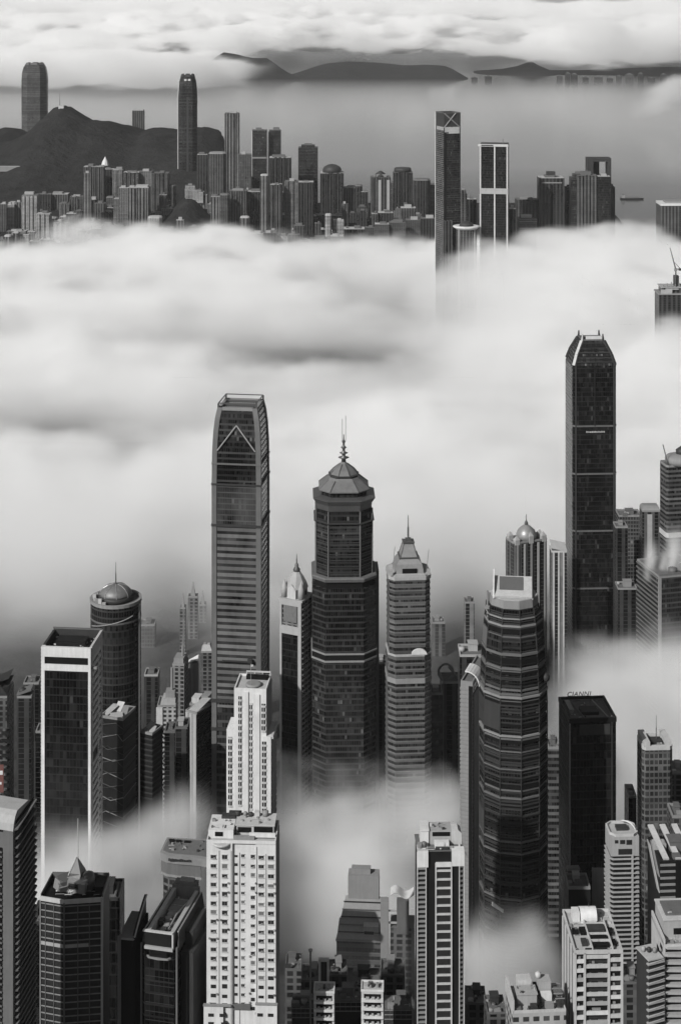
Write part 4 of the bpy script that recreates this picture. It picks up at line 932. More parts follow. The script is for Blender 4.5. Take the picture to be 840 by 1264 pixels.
def slab_block():
    Y = 600; m = PXM(Y); w,d,cx,cy,rz = fit(693.5,708,767,Y,1.8,'l'); d = 27
    t = thing('gridded_apartment_block','pale apartment block with a broad grid front and a white barrel-shaped roof tank, front right','apartment block',cx,cy,0,rz)
    zt = Z(1176,Y); yf = -d/2; zb = Z(1264,Y)-30; q = lambda px: -w/2+(px-708)/(767-708)*w
    part('wall', MB().box(-w/2+.4,w/2-.4,yf+1.6,d/2,zb,zt), 'flat_mid', t)
    for px in (709,720.5,750,766): part('front_pier', MB().box(q(px)-.35,q(px)+.35,yf,yf+1.7,zb,zt+.4), 'white_worn', t)
    for px in range(5): 
        y_ = yf+1.5+px*(d-3)/4; part('flank_pier', MB().box(-w/2-.3,-w/2+.45,y_-.5,y_+.5,zb,zt-.5), 'white_worn', t)
    part('flank_wall', MB().box(-w/2+.05,-w/2+.4,yf+1.7,d/2,zb,zt-.6), 'concrete', t)
    rng = random.Random(3); z = zt-3.3; k = 0
    while z > zb:
        for (a,b,o) in ((709.8,719.5,0),(721.5,749,.45),(751,765,.1)):
            zz = z+o*3.3
            bp_ = part('balcony', MB().box(q(a),q(b),yf+.1+rng.uniform(0,.3),yf+.5+.3,zz,zz+1.25), rng.choice(('white_worn','pale_concrete','white_paint')), t)
            part('window', MB().box(q(a)+.05,q(b)-.05,yf+1.3,yf+1.62,zz+1.3,zz+3.15), rng.choice(('pane','void','pane')), t)
            if rng.random() < .6: part('air_conditioner', MB().box(q(a)+(q(b)-q(a))*.3,q(a)+(q(b)-q(a))*rng.uniform(.4,.7),yf+.6,yf+1.3,zz+1.3,zz+2.0), 'concrete', t)
        z -= 3.3; k += 1
    part('roof', MB().box(-w/2+.2,w/2-.2,yf+.6,d/2,zt,zt+.3), 'roof_pale', t)
    parapet(t, rect(w,d), zt, 1.3, .5, 'white_worn')
    for x0,x1,y0,y1,h,mt in ((-.42,-.3,-.06,.06,.8,'void'),(-.26,-.12,-.08,.08,.8,'void'),(-.1,.26,-.05,.10,1.4,'dark_panel'),(-.08,.26,-.22,-.14,1.1,'void'),(-.08,.26,-.38,-.30,1.0,'void'),(.34,.44,-.1,.05,.8,'void'),(.34,.42,-.36,-.22,.8,'void'),(-.3,-.18,-.34,-.2,1.0,'dark_panel')):
        part('roof_shaft', MB().box(w*x0,w*x1,d*y0,d*y1,zt+.3,zt+.3+h), mt, t)
    for yy in (.12,-.12,-.28): part('roof_beam', MB().box(-w*.12,w*.3,d*yy,d*yy+.5,zt+.3,zt+1.7), 'white_worn', t)
    for xx in (-.13,.29): part('roof_wall', MB().box(w*xx,w*xx+.4,-d*.46,d*.22,zt+.3,zt+1.8), 'white_worn', t)
    rt = MB(); n=10; pts=[]
    for k in range(n+1):
        a = math.pi*k/n; pts.append((d*.32-3.2*math.cos(a),zt+1.2+3.4*math.sin(a)))
    for (y0,z0),(y1,z1) in zip(pts,pts[1:]): rt.slab([(-w*.18,y0,z0),(w*.17,y0,z0),(w*.17,y1,z1),(-w*.18,y1,z1)],-.3)
    rt.box(-w*.17,w*.16,d*.32-3,d*.32+3,zt+.3,zt+1.6)
    part('barrel_roof', rt, 'white_paint', t)
    part('barrel_end', MB().lathe([(3.1,-.2),(3.1,.2)],20).v and MB().box(-w*.34,-w*.19,d*.25,d*.40,zt+.3,zt+3.6), 'white_paint', t)
    mast(t,w*.02,d*.33,zt+4.4,zt+6.2,.1,'antenna')
    roof_bits(t,-w*.45,w*.45,-d*.46,-d*.12,zt+.3,51,18); roof_bits(t,w*.2,w*.45,-d*.1,d*.45,zt+.3,52,12); roof_bits(t,-w*.45,-w*.15,-d*.1,d*.2,zt+.3,53,10)
slab_block()
def corner_block():
    Y = 600; m = PXM(Y); w,d,cx,cy,rz = fit(804,818.5,858,Y,3.0,'l'); d = 20
    t = thing('stacked_apartment_block','pale block of stacked curved balconies with a penthouse, cut by the lower right edge','apartment block',cx,cy,0,rz)
    zt = Z(1168,Y); yf = -d/2; zb = Z(1264,Y)-30
    part('wall', MB().box(-w/2+.6,w/2,yf+1.4,d/2,zb,zt), 'black_panel', t)
    part('flank_wall', MB().box(-w/2,-w/2+.6,yf+1.4,d/2,zb,zt+2.5), 'white_worn', t)
    z = zt-.4; bal = MB()
    pts = [(-w/2+.3,yf+.4),(-w/2+1.0,yf-.1),(0,yf-.5),(w/2,yf-.6),(w/2,yf+1.5),(-w/2+.3,yf+1.5)]
    bal.prism(pts,0,.9); bm_ = bal.mesh('balcony',['pale_concrete'])
    while z > zb: part('balcony', bm_, None, t, None, (0,0,z)); z -= 2.65
    for k in range(6):
        part('flank_opening', MB().box(-w/2-.06,-w/2+.1,yf+3+k%2*5,yf+6.5+k%2*5,zt-3-k*3.2,zt-1.4-k*3.2), 'void', t)
    part('roof', MB().box(-w/2+.3,w/2,yf+1.2,d/2,zt,zt+.3), 'roof_pale', t)
    parapet(t, rect(w,d), zt, 1.1, .5, 'white_worn')
    ph = part('penthouse', MB().box(-w/2+1.2,w/2,yf+6,d/2-1,zt+.3,zt+6.5), 'pale_concrete', t)
    part('penthouse_window', MB().box(-w*.1,w*.4,yf+5.9,yf+6.1,zt+1.4,zt+3.6), 'void', ph)
    part('penthouse_coping', MB().box(-w/2+.9,w/2,yf+5.6,d/2-.6,zt+6.5,zt+7.0), 'white_worn', ph)
    part('roof_terrace', MB().box(-w*.3,w*.5,yf+8,d/2-3,zt+7,zt+7.6), 'roof_felt', t)
    part('roof_vent', MB().lathe([(1.2,zt+.3),(1.2,zt+1.3),(.8,zt+1.35)],14,w*.22,yf+3.6), 'dark_panel', t)
    roof_bits(t,-w*.45,w*.4,yf+1.5,yf+5.5,zt+.3,54,16); roof_bits(t,-w*.3,w*.4,yf+7,d/2-3,zt+7.0,55,10)
    lw = thing('low_apartment_block','lower pale block of slanting balconies beside the cut-off stacked block at the lower right edge','apartment block',X(805,596),596+4,0,R(20))
    a = 5.6; z2 = Z(1186,596)
    part('wall', MB().box(-a/2,a/2,-3.5,5,zb,z2), 'dark_panel', lw)
    bm2 = MB().slab([(-a/2-.7,-4.3,0),(a/2+.3,-4.3,.2),(a/2+.3,-3,.2),(-a/2-.7,-3,.0)],.5).bar((-a/2-.7,-4.2,.5),(a/2+.2,-4.2,1.2),.16,4).mesh('balcony',['pale_concrete'])
    z = z2-1.2
    while z > zb: part('balcony', bm2, None, lw, None, (0,0,z)); z -= 2.3
    part('roof', MB().prism(rect(a+.5,9,0,.75),z2,z2+.4), 'roof_pale', lw)
    for k in range(3): part('roof_tank', MB().lathe([(.7,z2+.4),(.7,z2+1.8),(.3,z2+2.1)],10,-1.8+k*1.7,2-k), ('pale_concrete','dark_panel','concrete')[k], lw)
corner_block()
def louvre_tower():
    Y = 760; w,d,cx,cy,rz = fit(799,813,862,Y,4,'l'); d = 22
    t = thing('louvred_tower','dark striped tower with slanted white roof blades at the right edge','office tower',cx,cy,0,rz)
    zt = Z(1062,Y); yf = -d/2
    part('wall', MB().box(-w/2,w/2,yf,d/2,60,zt), 'black_panel', t)
    part('floor_stripe', edging([(-w/2+.2,yf-.3),(w/2,yf-.3),(w/2,yf+.6),(-w/2+.2,yf+.6)],70,zt,2.9,.95,.1), 'concrete', t)
    part('dark_bay', MB().box(-w*.12,w*.02,yf-.6,yf,60,zt), 'void', t)
    for k in range(3):
        part('roof_blade', MB().slab([(-w*.4+k*w*.3,yf+1,zt),(-w*.26+k*w*.3,yf+1,zt),(-w*.36+k*w*.3,d/2,zt+5),(-w*.5+k*w*.3,d/2,zt+5)],.8), 'white_worn', t)
    part('flank_blade', MB().slab([(-w/2-.4,yf,zt-14),(-w/2-.4,yf+4,zt-14),(-w/2-.4,d/2,zt-1),(-w/2-.4,d/2-5,zt-1)],.4), 'pale_concrete', t)
    part('flank_blade', MB().slab([(-w/2-.4,yf,zt-7),(-w/2-.4,yf+4,zt-7),(-w/2-.4,d/2-6,zt+1.5),(-w/2-.4,d/2-10,zt+1.5)],.4), 'concrete', t)
    clutter(t,w,d,zt,7,3)
louvre_tower()
# ================================================================ O  slim dark tower with a white centre ladder
def ladder_tower():
    Y = 620; m = PXM(Y); x0,x1 = 513.5,572; w = (x1-x0)*m; d = 13; cx = X((x0+x1)/2,Y)
    t = thing('ladder_fronted_tower','slim dark apartment tower with a white ladder-like centre strip and white roof housings, lower centre','apartment tower',cx,Y+d/2,0,R(1.5))
    q = lambda px: (px-(x0+x1)/2)*m; zt = Z(1052,Y); zb = Z(1264,Y)-30; yf = -d/2
    part('wall', MB().box(-w/2+.3,w/2-.3,yf+.6,d/2,zb,zt), 'black_panel', t)
    for px in (514.2,524.8,537,556.2,566,571.6): part('white_rib', MB().box(q(px)-(.26 if px in (537,556.2) else .16),q(px)+(.26 if px in (537,556.2) else .16),yf-.2,yf+.8,zb,Z(1066,Y)), 'white_worn', t)
    part('shoulder_panel', MB().box(q(514),q(527.5),yf-.3,yf+3,Z(1070,Y),zt+.6), 'white_paint', t)
    part('shoulder_panel', MB().box(q(556.5),q(572.2),yf-.3,yf+3,Z(1069,Y),zt+.6), 'white_paint', t)
    part('centre_panel', MB().box(q(537),q(556),yf-.25,yf+1,Z(1070,Y),Z(1065,Y)), 'white_paint', t)
    z = Z(1076,Y); rung = MB().box(q(537),q(556),yf-.15,yf+.7,0,.55).mesh('rung',['white_worn']); wn = MB().box(q(537.8),q(555.2),yf+.35,yf+.62,.7,3.0).mesh('window',['pane'])
    bl = MB().box(q(515),q(524.4),yf-.1,yf+.7,0,.55).mesh('balcony',['concrete']); br = MB().box(q(566.3),q(571.3),yf-.1,yf+.7,0,.5).mesh('balcony',['grey_panel'])
    while z > zb:
        part('rung', rung, None, t, None, (0,0,z)); part('window', wn, None, t, None, (0,0,z)); z -= 3.17
    z = Z(1073,Y)
    while z > zb: part('balcony', bl, None, t, None, (0,0,z)); part('balcony', br, None, t, None, (0,0,z+.6)); z -= 1.75
    part('roof', MB().box(-w/2,w/2,yf+.5,d/2,zt,zt+.3), 'roof_felt', t)
    lh = part('lift_house', MB().box(q(531),q(558),yf+5,d/2-1,zt+.3,zt+5.2), 'pale_concrete', t)
    part('louvre', MB().box(q(534),q(556),yf+4.9,yf+5.2,zt+3.4,zt+4.9), 'void', lh)
    part('roof_block', MB().box(q(536),q(554),yf+2.4,yf+4.4,zt+.3,zt+2.4), 'white_paint', t)
    part('left_housing', MB().box(q(519),q(529.5),yf+5,d/2-2,zt+.3,zt+5.4).box(q(518.4),q(530),yf+4.7,d/2-1.7,zt+5.4,zt+5.8), 'white_paint', t)
    part('right_housing', MB().slab([(q(558),yf+5,zt+.3),(q(571),yf+5,zt+.3),(q(570),yf+5,zt+4.4),(q(566),yf+5,zt+5.6),(q(558),yf+5,zt+5.2)],-5), 'white_worn', t)
    part('dark_plant', MB().box(q(537),q(553),yf+.9,yf+2.2,zt-2.2,zt+1.0), 'dark_panel', t)
    part('roof_rail', MB().box(q(514),q(535),yf+.1,yf+.25,zt+.9,zt+1.05).box(q(514),q(514.6),yf+.1,yf+.25,zt,zt+3).box(q(524),q(524.5),yf+.1,yf+.25,zt,zt+1), 'white_worn', t)
    part('air_handler', MB().box(q(515),q(520),yf+1.6,yf+3.4,zt+.3,zt+2.2), 'concrete', t)
    part('water_tank', MB().lathe([(.9,zt+.3),(.9,zt+2.2),(.3,zt+2.5)],12,q(523),yf+3), 'grey_panel', t)
    roof_bits(t,-w*.48,w*.48,yf+.8,yf+4.5,zt+.3,56,16); roof_bits(t,q(532),q(557),yf+5.5,d/2-1.5,zt+5.2,57,8)
    part('cable_arm', MB().bar((w/2,yf+3,zt-1),(w/2+1.3,yf+2.5,zt-2.6),.12,6), 'concrete', t)
ladder_tower()
# ================================================================ P  hexagon-fronted tower with tilted roof sculpture
def prow_tower():
    Y = 600; m = PXM(Y); cx = X(87,Y); q = lambda px: (px-87)*m; d = 16
    t = thing('prow_fronted_tower','dark prow-fronted tower with banded windows, tilted metal boxes and a mast on its roof','office tower',cx,Y,0,R(-1.5))
    P = [(q(48),2.4),(q(79.5),0),(q(125.5),2.0),(q(126.5),d),(q(53),d)]
    zt = Z(1114,Y); zb = Z(1264,Y)-30
    part('wall', MB().prism(P,zb,zt), 'black_panel', t)
    fr = lambda o,z0,z1: MB().slab([(q(48),2.4-o,z0),(q(79.5),-o,z0),(q(79.5),-o,z1),(q(48),2.4-o,z1)],-.5).slab([(q(79.5),-o,z0),(q(125.5),2.0-o,z0),(q(125.5),2.0-o,z1),(q(79.5),-o,z1)],-.5)
    z = zt-1.6; k = 0; band = fr(.25,0,.34).mesh('floor_band',['concrete']); wpn = fr(.06,.55,1.9).mesh('window_band',['pane'])
    while z > zb:
        part('floor_band', band, None, t, None, (0,0,z)); part('window_band', wpn, None, t, None, (0,0,z-2.3)); z -= 2.42; k += 1
    part('thick_band', MB().slab([(q(48.5),2.05,Z(1170,Y)),(q(79.5),-.32,Z(1170,Y)),(q(79.5),-.32,Z(1166,Y)),(q(48.5),2.05,Z(1166,Y))],-.5).slab([(q(79.5),-.32,Z(1170,Y)),(q(109),.95,Z(1170,Y)),(q(109),.95,Z(1166,Y)),(q(79.5),-.32,Z(1166,Y))],-.5), 'pale_concrete', t)
    part('parapet_band', fr(.45,zt-.5,zt+1.0), 'white_worn', t)
    part('edge_pier', MB().box(q(124),q(126.6),1.2,2.6,zb,zt+.9), 'pale_concrete', t)
    part('edge_pier', MB().box(q(47.6),q(49),1.9,3,zb,zt-.2), 'concrete', t)
    for px in (55,66,96,110): 
        yy = float(np.interp(px,[48,79.5,125.5],[2.4,0,2.0]))
        part('mullion', MB().box(q(px)-.12,q(px)+.12,yy-.4,yy+.2,zb,zt-1), 'grey_panel', t)
    roof_bits(t,q(56),q(122),4,13,zt+.25,72,24)
    part('prow_rib', MB().box(q(79.5)-.25,q(79.5)+.25,-.5,.2,zb,zt), 'grey_panel', t)
    part('roof', MB().prism([(q(50),3.2),(q(79.5),1.0),(q(124),3),(q(124.5),d-.8),(q(54),d-.8)],zt,zt+.25), 'void', t)
    part('roof_wall', MB().box(q(54),q(126),d-.5,d,zt,zt+2.4).box(q(125),q(126.4),2.2,d,zt,zt+2.0), 'grey_panel', t)
    part('roof_wall', MB().slab([(q(48.4),2.6,zt),(q(53.2),d,zt),(q(53.2),d,zt+2.0),(q(48.4),2.6,zt+1.6)],.4), 'dark_panel', t)
    part('roof_recess', MB().box(q(111),q(123),8,d-.6,zt+.25,zt+1.4), 'black_panel', t)
    zr = zt+.25; x0 = q(88)
    def tilted(name,cx_,cy_,cz,sx,sy,sz,ax,ay,az,mt):
        o = part(name, MB().box(-sx,sx,-sy,sy,0,sz,0), mt, t, None, (cx_,cy_,cz)); o.rotation_euler = (R(ax),R(ay),R(az)); return o
    tilted('tilted_box',x0-2.6,9.5,zr,2.9,2.6,4.2,6,-14,14,'dark_metal')
    tilted('tilted_box',x0+1.0,8.2,zr,3.3,2.6,4.6,10,6,-10,'metal')
    tilted('glass_facet',x0-.2,5.9,zr+1.0,1.7,.2,2.9,24,4,-8,'pane')
    tilted('tilted_box',x0-5.2,8.0,zr,2.0,2.4,3.2,-8,16,30,'zinc'); tilted('glass_facet',x0-3.6,6.0,zr+.6,1.5,.2,2.4,30,-10,14,'pane_pale')
    part('cross_girder', MB().bar((x0-6.5,6.2,zr+.4),(x0+4.5,6.0,zr+4.6),.3,4).bar((x0-1.5,5.6,zr+.3),(x0+4.8,6.4,zr+3.0),.25,4), 'white_worn', t)
    part('sculpture_drum', MB().lathe([(2.3,zr),(2.6,zr+2.6),(2.2,zr+5.0),(1.0,zr+5.6)],16,x0+4.3,9.6), 'dark_metal', t)
    part('sculpture_peak', MB().loft([(ngon(4,3.9,R(30)),zr+4.2),(ngon(4,3.2,R(34)),zr+5.8),(ngon(4,.35,R(38)),zr+10.6)]), 'dark_metal', t, None, (x0+.2,10,0))
    part('peak_edge', MB().bar((x0-2.4,7.8,zr+5.2),(x0+.1,9.8,zr+10.8),.2,4), 'white_worn', t)
    part('mast', MB().bar((x0+.6,10,zr+10),(x0+.6,10,Z(1031,Y)+1),.22,6,.12), 'white_worn', t)
prow_tower()
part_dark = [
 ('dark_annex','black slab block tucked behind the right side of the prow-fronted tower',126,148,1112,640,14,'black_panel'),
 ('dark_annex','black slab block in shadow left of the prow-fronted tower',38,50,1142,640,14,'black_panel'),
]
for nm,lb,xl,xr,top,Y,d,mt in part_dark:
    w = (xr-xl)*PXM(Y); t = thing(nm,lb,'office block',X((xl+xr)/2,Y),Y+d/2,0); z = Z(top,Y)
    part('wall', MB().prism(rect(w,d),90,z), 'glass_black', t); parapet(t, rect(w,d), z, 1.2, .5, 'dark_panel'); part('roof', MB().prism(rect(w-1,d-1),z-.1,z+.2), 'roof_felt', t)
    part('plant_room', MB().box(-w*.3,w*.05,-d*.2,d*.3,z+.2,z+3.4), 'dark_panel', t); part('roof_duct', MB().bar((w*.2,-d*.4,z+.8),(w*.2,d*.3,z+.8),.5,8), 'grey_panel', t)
# ================================================================ Q  tower cut by the left edge
def edge_tower():
    Y = 560; m = PXM(Y); w,d,cx,cy,rz = fit(-34,19,41,Y,18,'r'); d = 15
    t = thing('scalloped_tower','tower with a pale rounded scalloped crown, cut by the left edge','office tower',cx,cy,0,rz)
    zt = Z(1024,Y); zb = Z(1264,Y)-30; yf = -d/2
    part('wall', MB().box(-w/2,w/2,yf,d/2,zb,zt), 'grey_panel', t)
    part('window_front', MB().box(-w*.4,w*.26,yf-.15,yf,zb,Z(1050,Y)), 'glass_black', t)
    sl = MB(); z = Z(1052,Y); rng = random.Random(6)
    while z > zb: sl.box(-w*.4,w*.26,yf-.5,yf-.1,z,z+.45); z -= rng.choice((1.5,2.0,2.0,2.6))
    part('floor_ledge', sl, 'grey_panel', t)
    part('dark_slot', MB().box(-w*.4,w*.26,yf-.3,yf,Z(1056,Y),Z(1046,Y)), 'void', t)
    n = 8; pr = [(d/2*math.cos(math.pi*k/n), zt+4.6*math.sin(math.pi*k/n)**.8) for k in range(n+1)]
    cr = MB().loft([([(-w/2,-y_) for y_,z_ in []] or rect(w,d),zt),(rect(w,d*.94),zt+2.2),(rect(w*.97,d*.74),zt+4.2),(rect(w*.94,d*.5),zt+5.2)])
    part('crown', cr, 'pale_concrete', t)
    for k in range(2): part('crown_slot', MB().box(w*(.0+.2*k)-1.2,w*(.0+.2*k)+1.2,yf-.06,yf+.1,zt+.3-k,zt+.9-k), 'void', t)
    fi = MB(); z = zt+2.4; k = 0
    scoop = MB().slab([(w/2-.05,yf+.5,-2.4),(w/2+1.5,yf+.8,-2.0),(w/2+1.2,d/2-.5,1.4),(w/2-.05,d/2-.3,1.4)],.5).mesh('flank_scoop',['grey_panel'])
    dark = MB().slab([(w/2+.02,yf+1.5,-1.8),(w/2+.06,yf+1.5,-.6),(w/2+.06,d/2-1,1.9),(w/2+.02,d/2-1,.4)],.15).mesh('scoop_opening',['void'])
    while z > zb:
        part('flank_scoop', scoop, None, t, None, (0,0,z)); part('scoop_opening', dark, None, t, None, (0,0,z+.8)); z -= 3.0 if k < 3 else 2.2; k += 1
    part('corner_post', MB().box(w/2-1.2,w/2+.2,yf-.4,yf+.8,zb,zt), 'grey_panel', t)
edge_tower()
# ================================================================ R  dark tower with a long roof well, blade wall, visor block
def well_tower():
    Y = 600; m = PXM(Y); w,d,cx,cy,rz = fit(174.5,218,236,Y,13,'r'); d = 31
    t = thing('roof_well_tower','narrow dark tower whose long roof holds a deep framed well of machinery','office tower',cx,cy,0,rz)
    w_ = w; zt = Z(1160,Y); zb = Z(1264,Y)-30; yf = -d/2
    cy2 = Y + d/2*math.cos(rz)+.0; t.location.y = cy2; t.location.x = X(196.3,Y) - math.sin(rz)*d/2
    part('facade', MB().prism(cham(w,d,1.2),zb,zt-4), 'glass_black', t)
    part('floor_line', edging([(-w*.38,yf-.02),(w*.42,yf-.02),(w*.42,yf+.3),(-w*.38,yf+.3)],zb,zt-10,3.1,.16,.06), 'dark_panel', t)
    for sx in (-1,1): part('front_edge', MB().box(sx*w/2-.3,sx*w/2+.3,yf-.2,yf+.5,zb,zt-2), 'grey_panel', t)
    part('bow_ledge', MB().prism([(-w*.36,yf+.2),(-w*.28,yf-1.0),(0,yf-1.5),(w*.28,yf-1.0),(w*.36,yf+.2)],zt-6.4,zt-5.8), 'concrete', t)
    part('bow_ledge', MB().prism([(-w*.4,yf+.2),(-w*.4,yf-.7),(w*.4,yf-.7),(w*.4,yf+.2)],zt-3.4,zt-2.4), 'pale_concrete', t)
    part('bow_window', MB().prism([(-w*.3,yf+.2),(-w*.24,yf-.8),(w*.24,yf-.8),(w*.3,yf+.2)],zt-5.8,zt-3.5), 'void', t)
    part('screen_wall', MB().box(-w*.44,w*.36,yf+.2,yf+.9,zt-2.3,zt+2.2), 'black_panel', t)
    part('screen_frame', MB().box(-w*.46,w*.38,yf,yf+1.0,zt+2.2,zt+2.7).box(w*.36,w*.40,yf,yf+1.0,zt-2.3,zt+2.2), 'white_worn', t)
    for sx,mt in ((-1,'pale_concrete'),(1,'pale_concrete')):
        part('well_wall', MB().box(sx*w*.33-.7,sx*w*.33+.7,yf+1.5,d/2-1,zt-4,zt+2.3), mt, t)
        part('outer_blade', MB().slab([(sx*w*.5,yf+.8,zt-4),(sx*w*.5,d/2,zt-4),(sx*w*.46,d/2-1,zt+1.8),(sx*w*.46,yf+3,zt+1.8)],.4*sx), 'dark_panel', t)
        part('blade_coping', MB().bar((sx*w*.46,yf+3,zt+1.9),(sx*w*.46,d/2-1,zt+1.9),.3,4), 'pale_concrete', t)
    part('well_floor', MB().box(-w*.3,w*.3,yf+1.5,d/2-1,zt-4,zt-.6), 'grey_panel', t)
    part('skylight', MB().box(-w*.22,w*.22,d*.08,d*.36,zt-.5,zt+.4), 'pane_pale', t)
    for k in range(3): part('skylight_bar', MB().box(-w*.22,w*.22,d*(.08+.13*k),d*(.08+.13*k)+.35,zt+.4,zt+.6), 'concrete', t)
    rng = random.Random(9)
    for k in range(6): 
        x_,y_ = rng.uniform(-.2,.2)*w,rng.uniform(-.36,.02)*d
        part('roof_machine', MB().box(x_-.9,x_+.9,y_-1.2,y_+1.2,zt-.6,zt+.6+rng.random()).bar((x_,y_,zt+.6),(x_+1.6,y_-1.6,zt+1.4),.25,6), rng.choice(('dark_panel','black_panel','concrete')), t)
    roof_bits(t,-w*.26,w*.26,-d*.42,d*.05,zt-.6,73,22); roof_bits(t,-w*.3,w*.3,d*.36,d*.48,zt-.6,74,8)
    part('bent_pipe', MB().bar((w*.1,-d*.3,zt+.3),(w*.14,-d*.05,zt+1.8),.3,8).bar((w*.14,-d*.05,zt+1.8),(w*.24,d*.3,zt+1.2),.3,8), 'metal', t)
    part('rear_frame', MB().box(-w*.4,w*.4,d/2-1,d/2,zt-2,zt+3.4).box(-w*.34,w*.3,d/2,d/2+2.5,zt-1,zt+4.4), 'grey_panel', t)
    part('rear_grille', MB().box(-w*.33,w*.29,d/2-.1+2.5,d/2+2.6,zt+1,zt+4).box(-w*.2,w*.2,d/2+.3,d/2+2.2,zt+4.4,zt+5.2), 'concrete', t)
    part('side_wing', MB().box(w/2,w/2+4.5,yf+5,d/2-3,zb,zt-6).box(w/2,w/2+3,yf+9,d/2-6,zt-6,zt-1), 'dark_panel', t)
    # blade-walled neighbour
    b = thing('blade_walled_block','dark block with a rising curved blade wall, left against the roof-well tower','office block',X(162,Y),Y+9,0,-R(9))
    z1 = Z(1158,Y); zk = Z(1110,Y)
    part('wall', MB().box(-3.2,3.0,-9,8,zb,z1), 'void', b)
    bl = MB(); pts = [(-9,z1-.5),(-4,z1+2.2),(1,z1+4.4),(5,z1+5.8),(8,z1+6.6)]
    for (y0,za),(y1,zc) in zip(pts,pts[1:]): bl.slab([(2.2,y0,z1-3),(2.2,y1,z1-3),(2.2,y1,zc),(2.2,y0,za)],-.6)
    part('blade_wall', bl, 'black_panel', b)
    cp = MB()
    for (y0,za),(y1,zc) in zip(pts,pts[1:]): cp.bar((2.5,y0,za),(2.5,y1,zc),.28,4)
    part('blade_coping', cp, 'pale_concrete', b)
    part('edge_strip', MB().box(-3.4,-2.2,-9.4,-8.8,zb,z1+.5), 'grey_panel', b)
    part('coping', MB().box(-2.2,2.4,-9.3,-8.7,z1-.6,z1), 'concrete', b)
    part('roof', MB().box(-3.2,2.2,-9,8,z1,z1+.2), 'roof_felt', b)
    part('post', MB().bar((-2.6,-7,z1),(-2.2,-7,z1+6.5),.2,6), 'concrete', b)
    # visor-topped block further back
    Y2 = 720; m2 = PXM(Y2); v = thing('visor_topped_block','pale building with a curved projecting visor roof carrying faint dark lettering, behind the roof-well tower','office block',X(222,Y2),Y2+8,0,-R(6))
    q = lambda px: (px-222)*m2; zv = Z(1062,Y2)
    pts = [(q(199),-6),(q(208),-8.2),(q(222),-9.0),(q(238),-9.2),(q(252),-9.6),(q(262),-10.4),(q(262),6),(q(200),6)]
    part('visor', MB().loft([(pts,zv-1.2),([(x*1.02,y*1.05) for x,y in pts],zv+2.2)]), 'concrete', v)
    part('visor_slot', MB().box(q(205),q(211),2,3,zv+2.2,zv+3.4).box(q(214),q(220),2,3,zv+2.2,zv+3.2).box(q(224),q(232),2,3,zv+2.2,zv+3.0), 'void', v)
    lt = MB(); rng = random.Random(2); x_ = q(211)
    while x_ < q(239):
        b_ = rng.uniform(.35,.7); lt.box(x_,x_+b_,-9.75,-9.3,zv+.4,zv+.4+rng.uniform(.6,1.0)); x_ += b_+.18
    part('lettering', lt, 'dark_panel', v)
    lo = [(x*.98,y*.93) for x,y in pts[:5]]+[(q(243),6),(q(201),6)]
    part('recessed_storey', MB().prism(lo,zv-6.2,zv-1.2), 'grey_panel', v)
    part('ledge', MB().prism(grow(lo,.4) if False else [(x*1.02,y*1.03) for x,y in lo],zv-7.2,zv-6.2), 'concrete', v)
    part('wall', MB().prism([(x*.9,y*.9) for x,y in lo],60,zv-7.2), 'flat_dark', v)
    part('roof', MB().prism([(x*.9,y*.8) for x,y in pts],zv+2.1,zv+2.4), 'roof_felt', v); roof_bits(v,q(204),q(252),-5,4,zv+2.4,71,16)
well_tower()
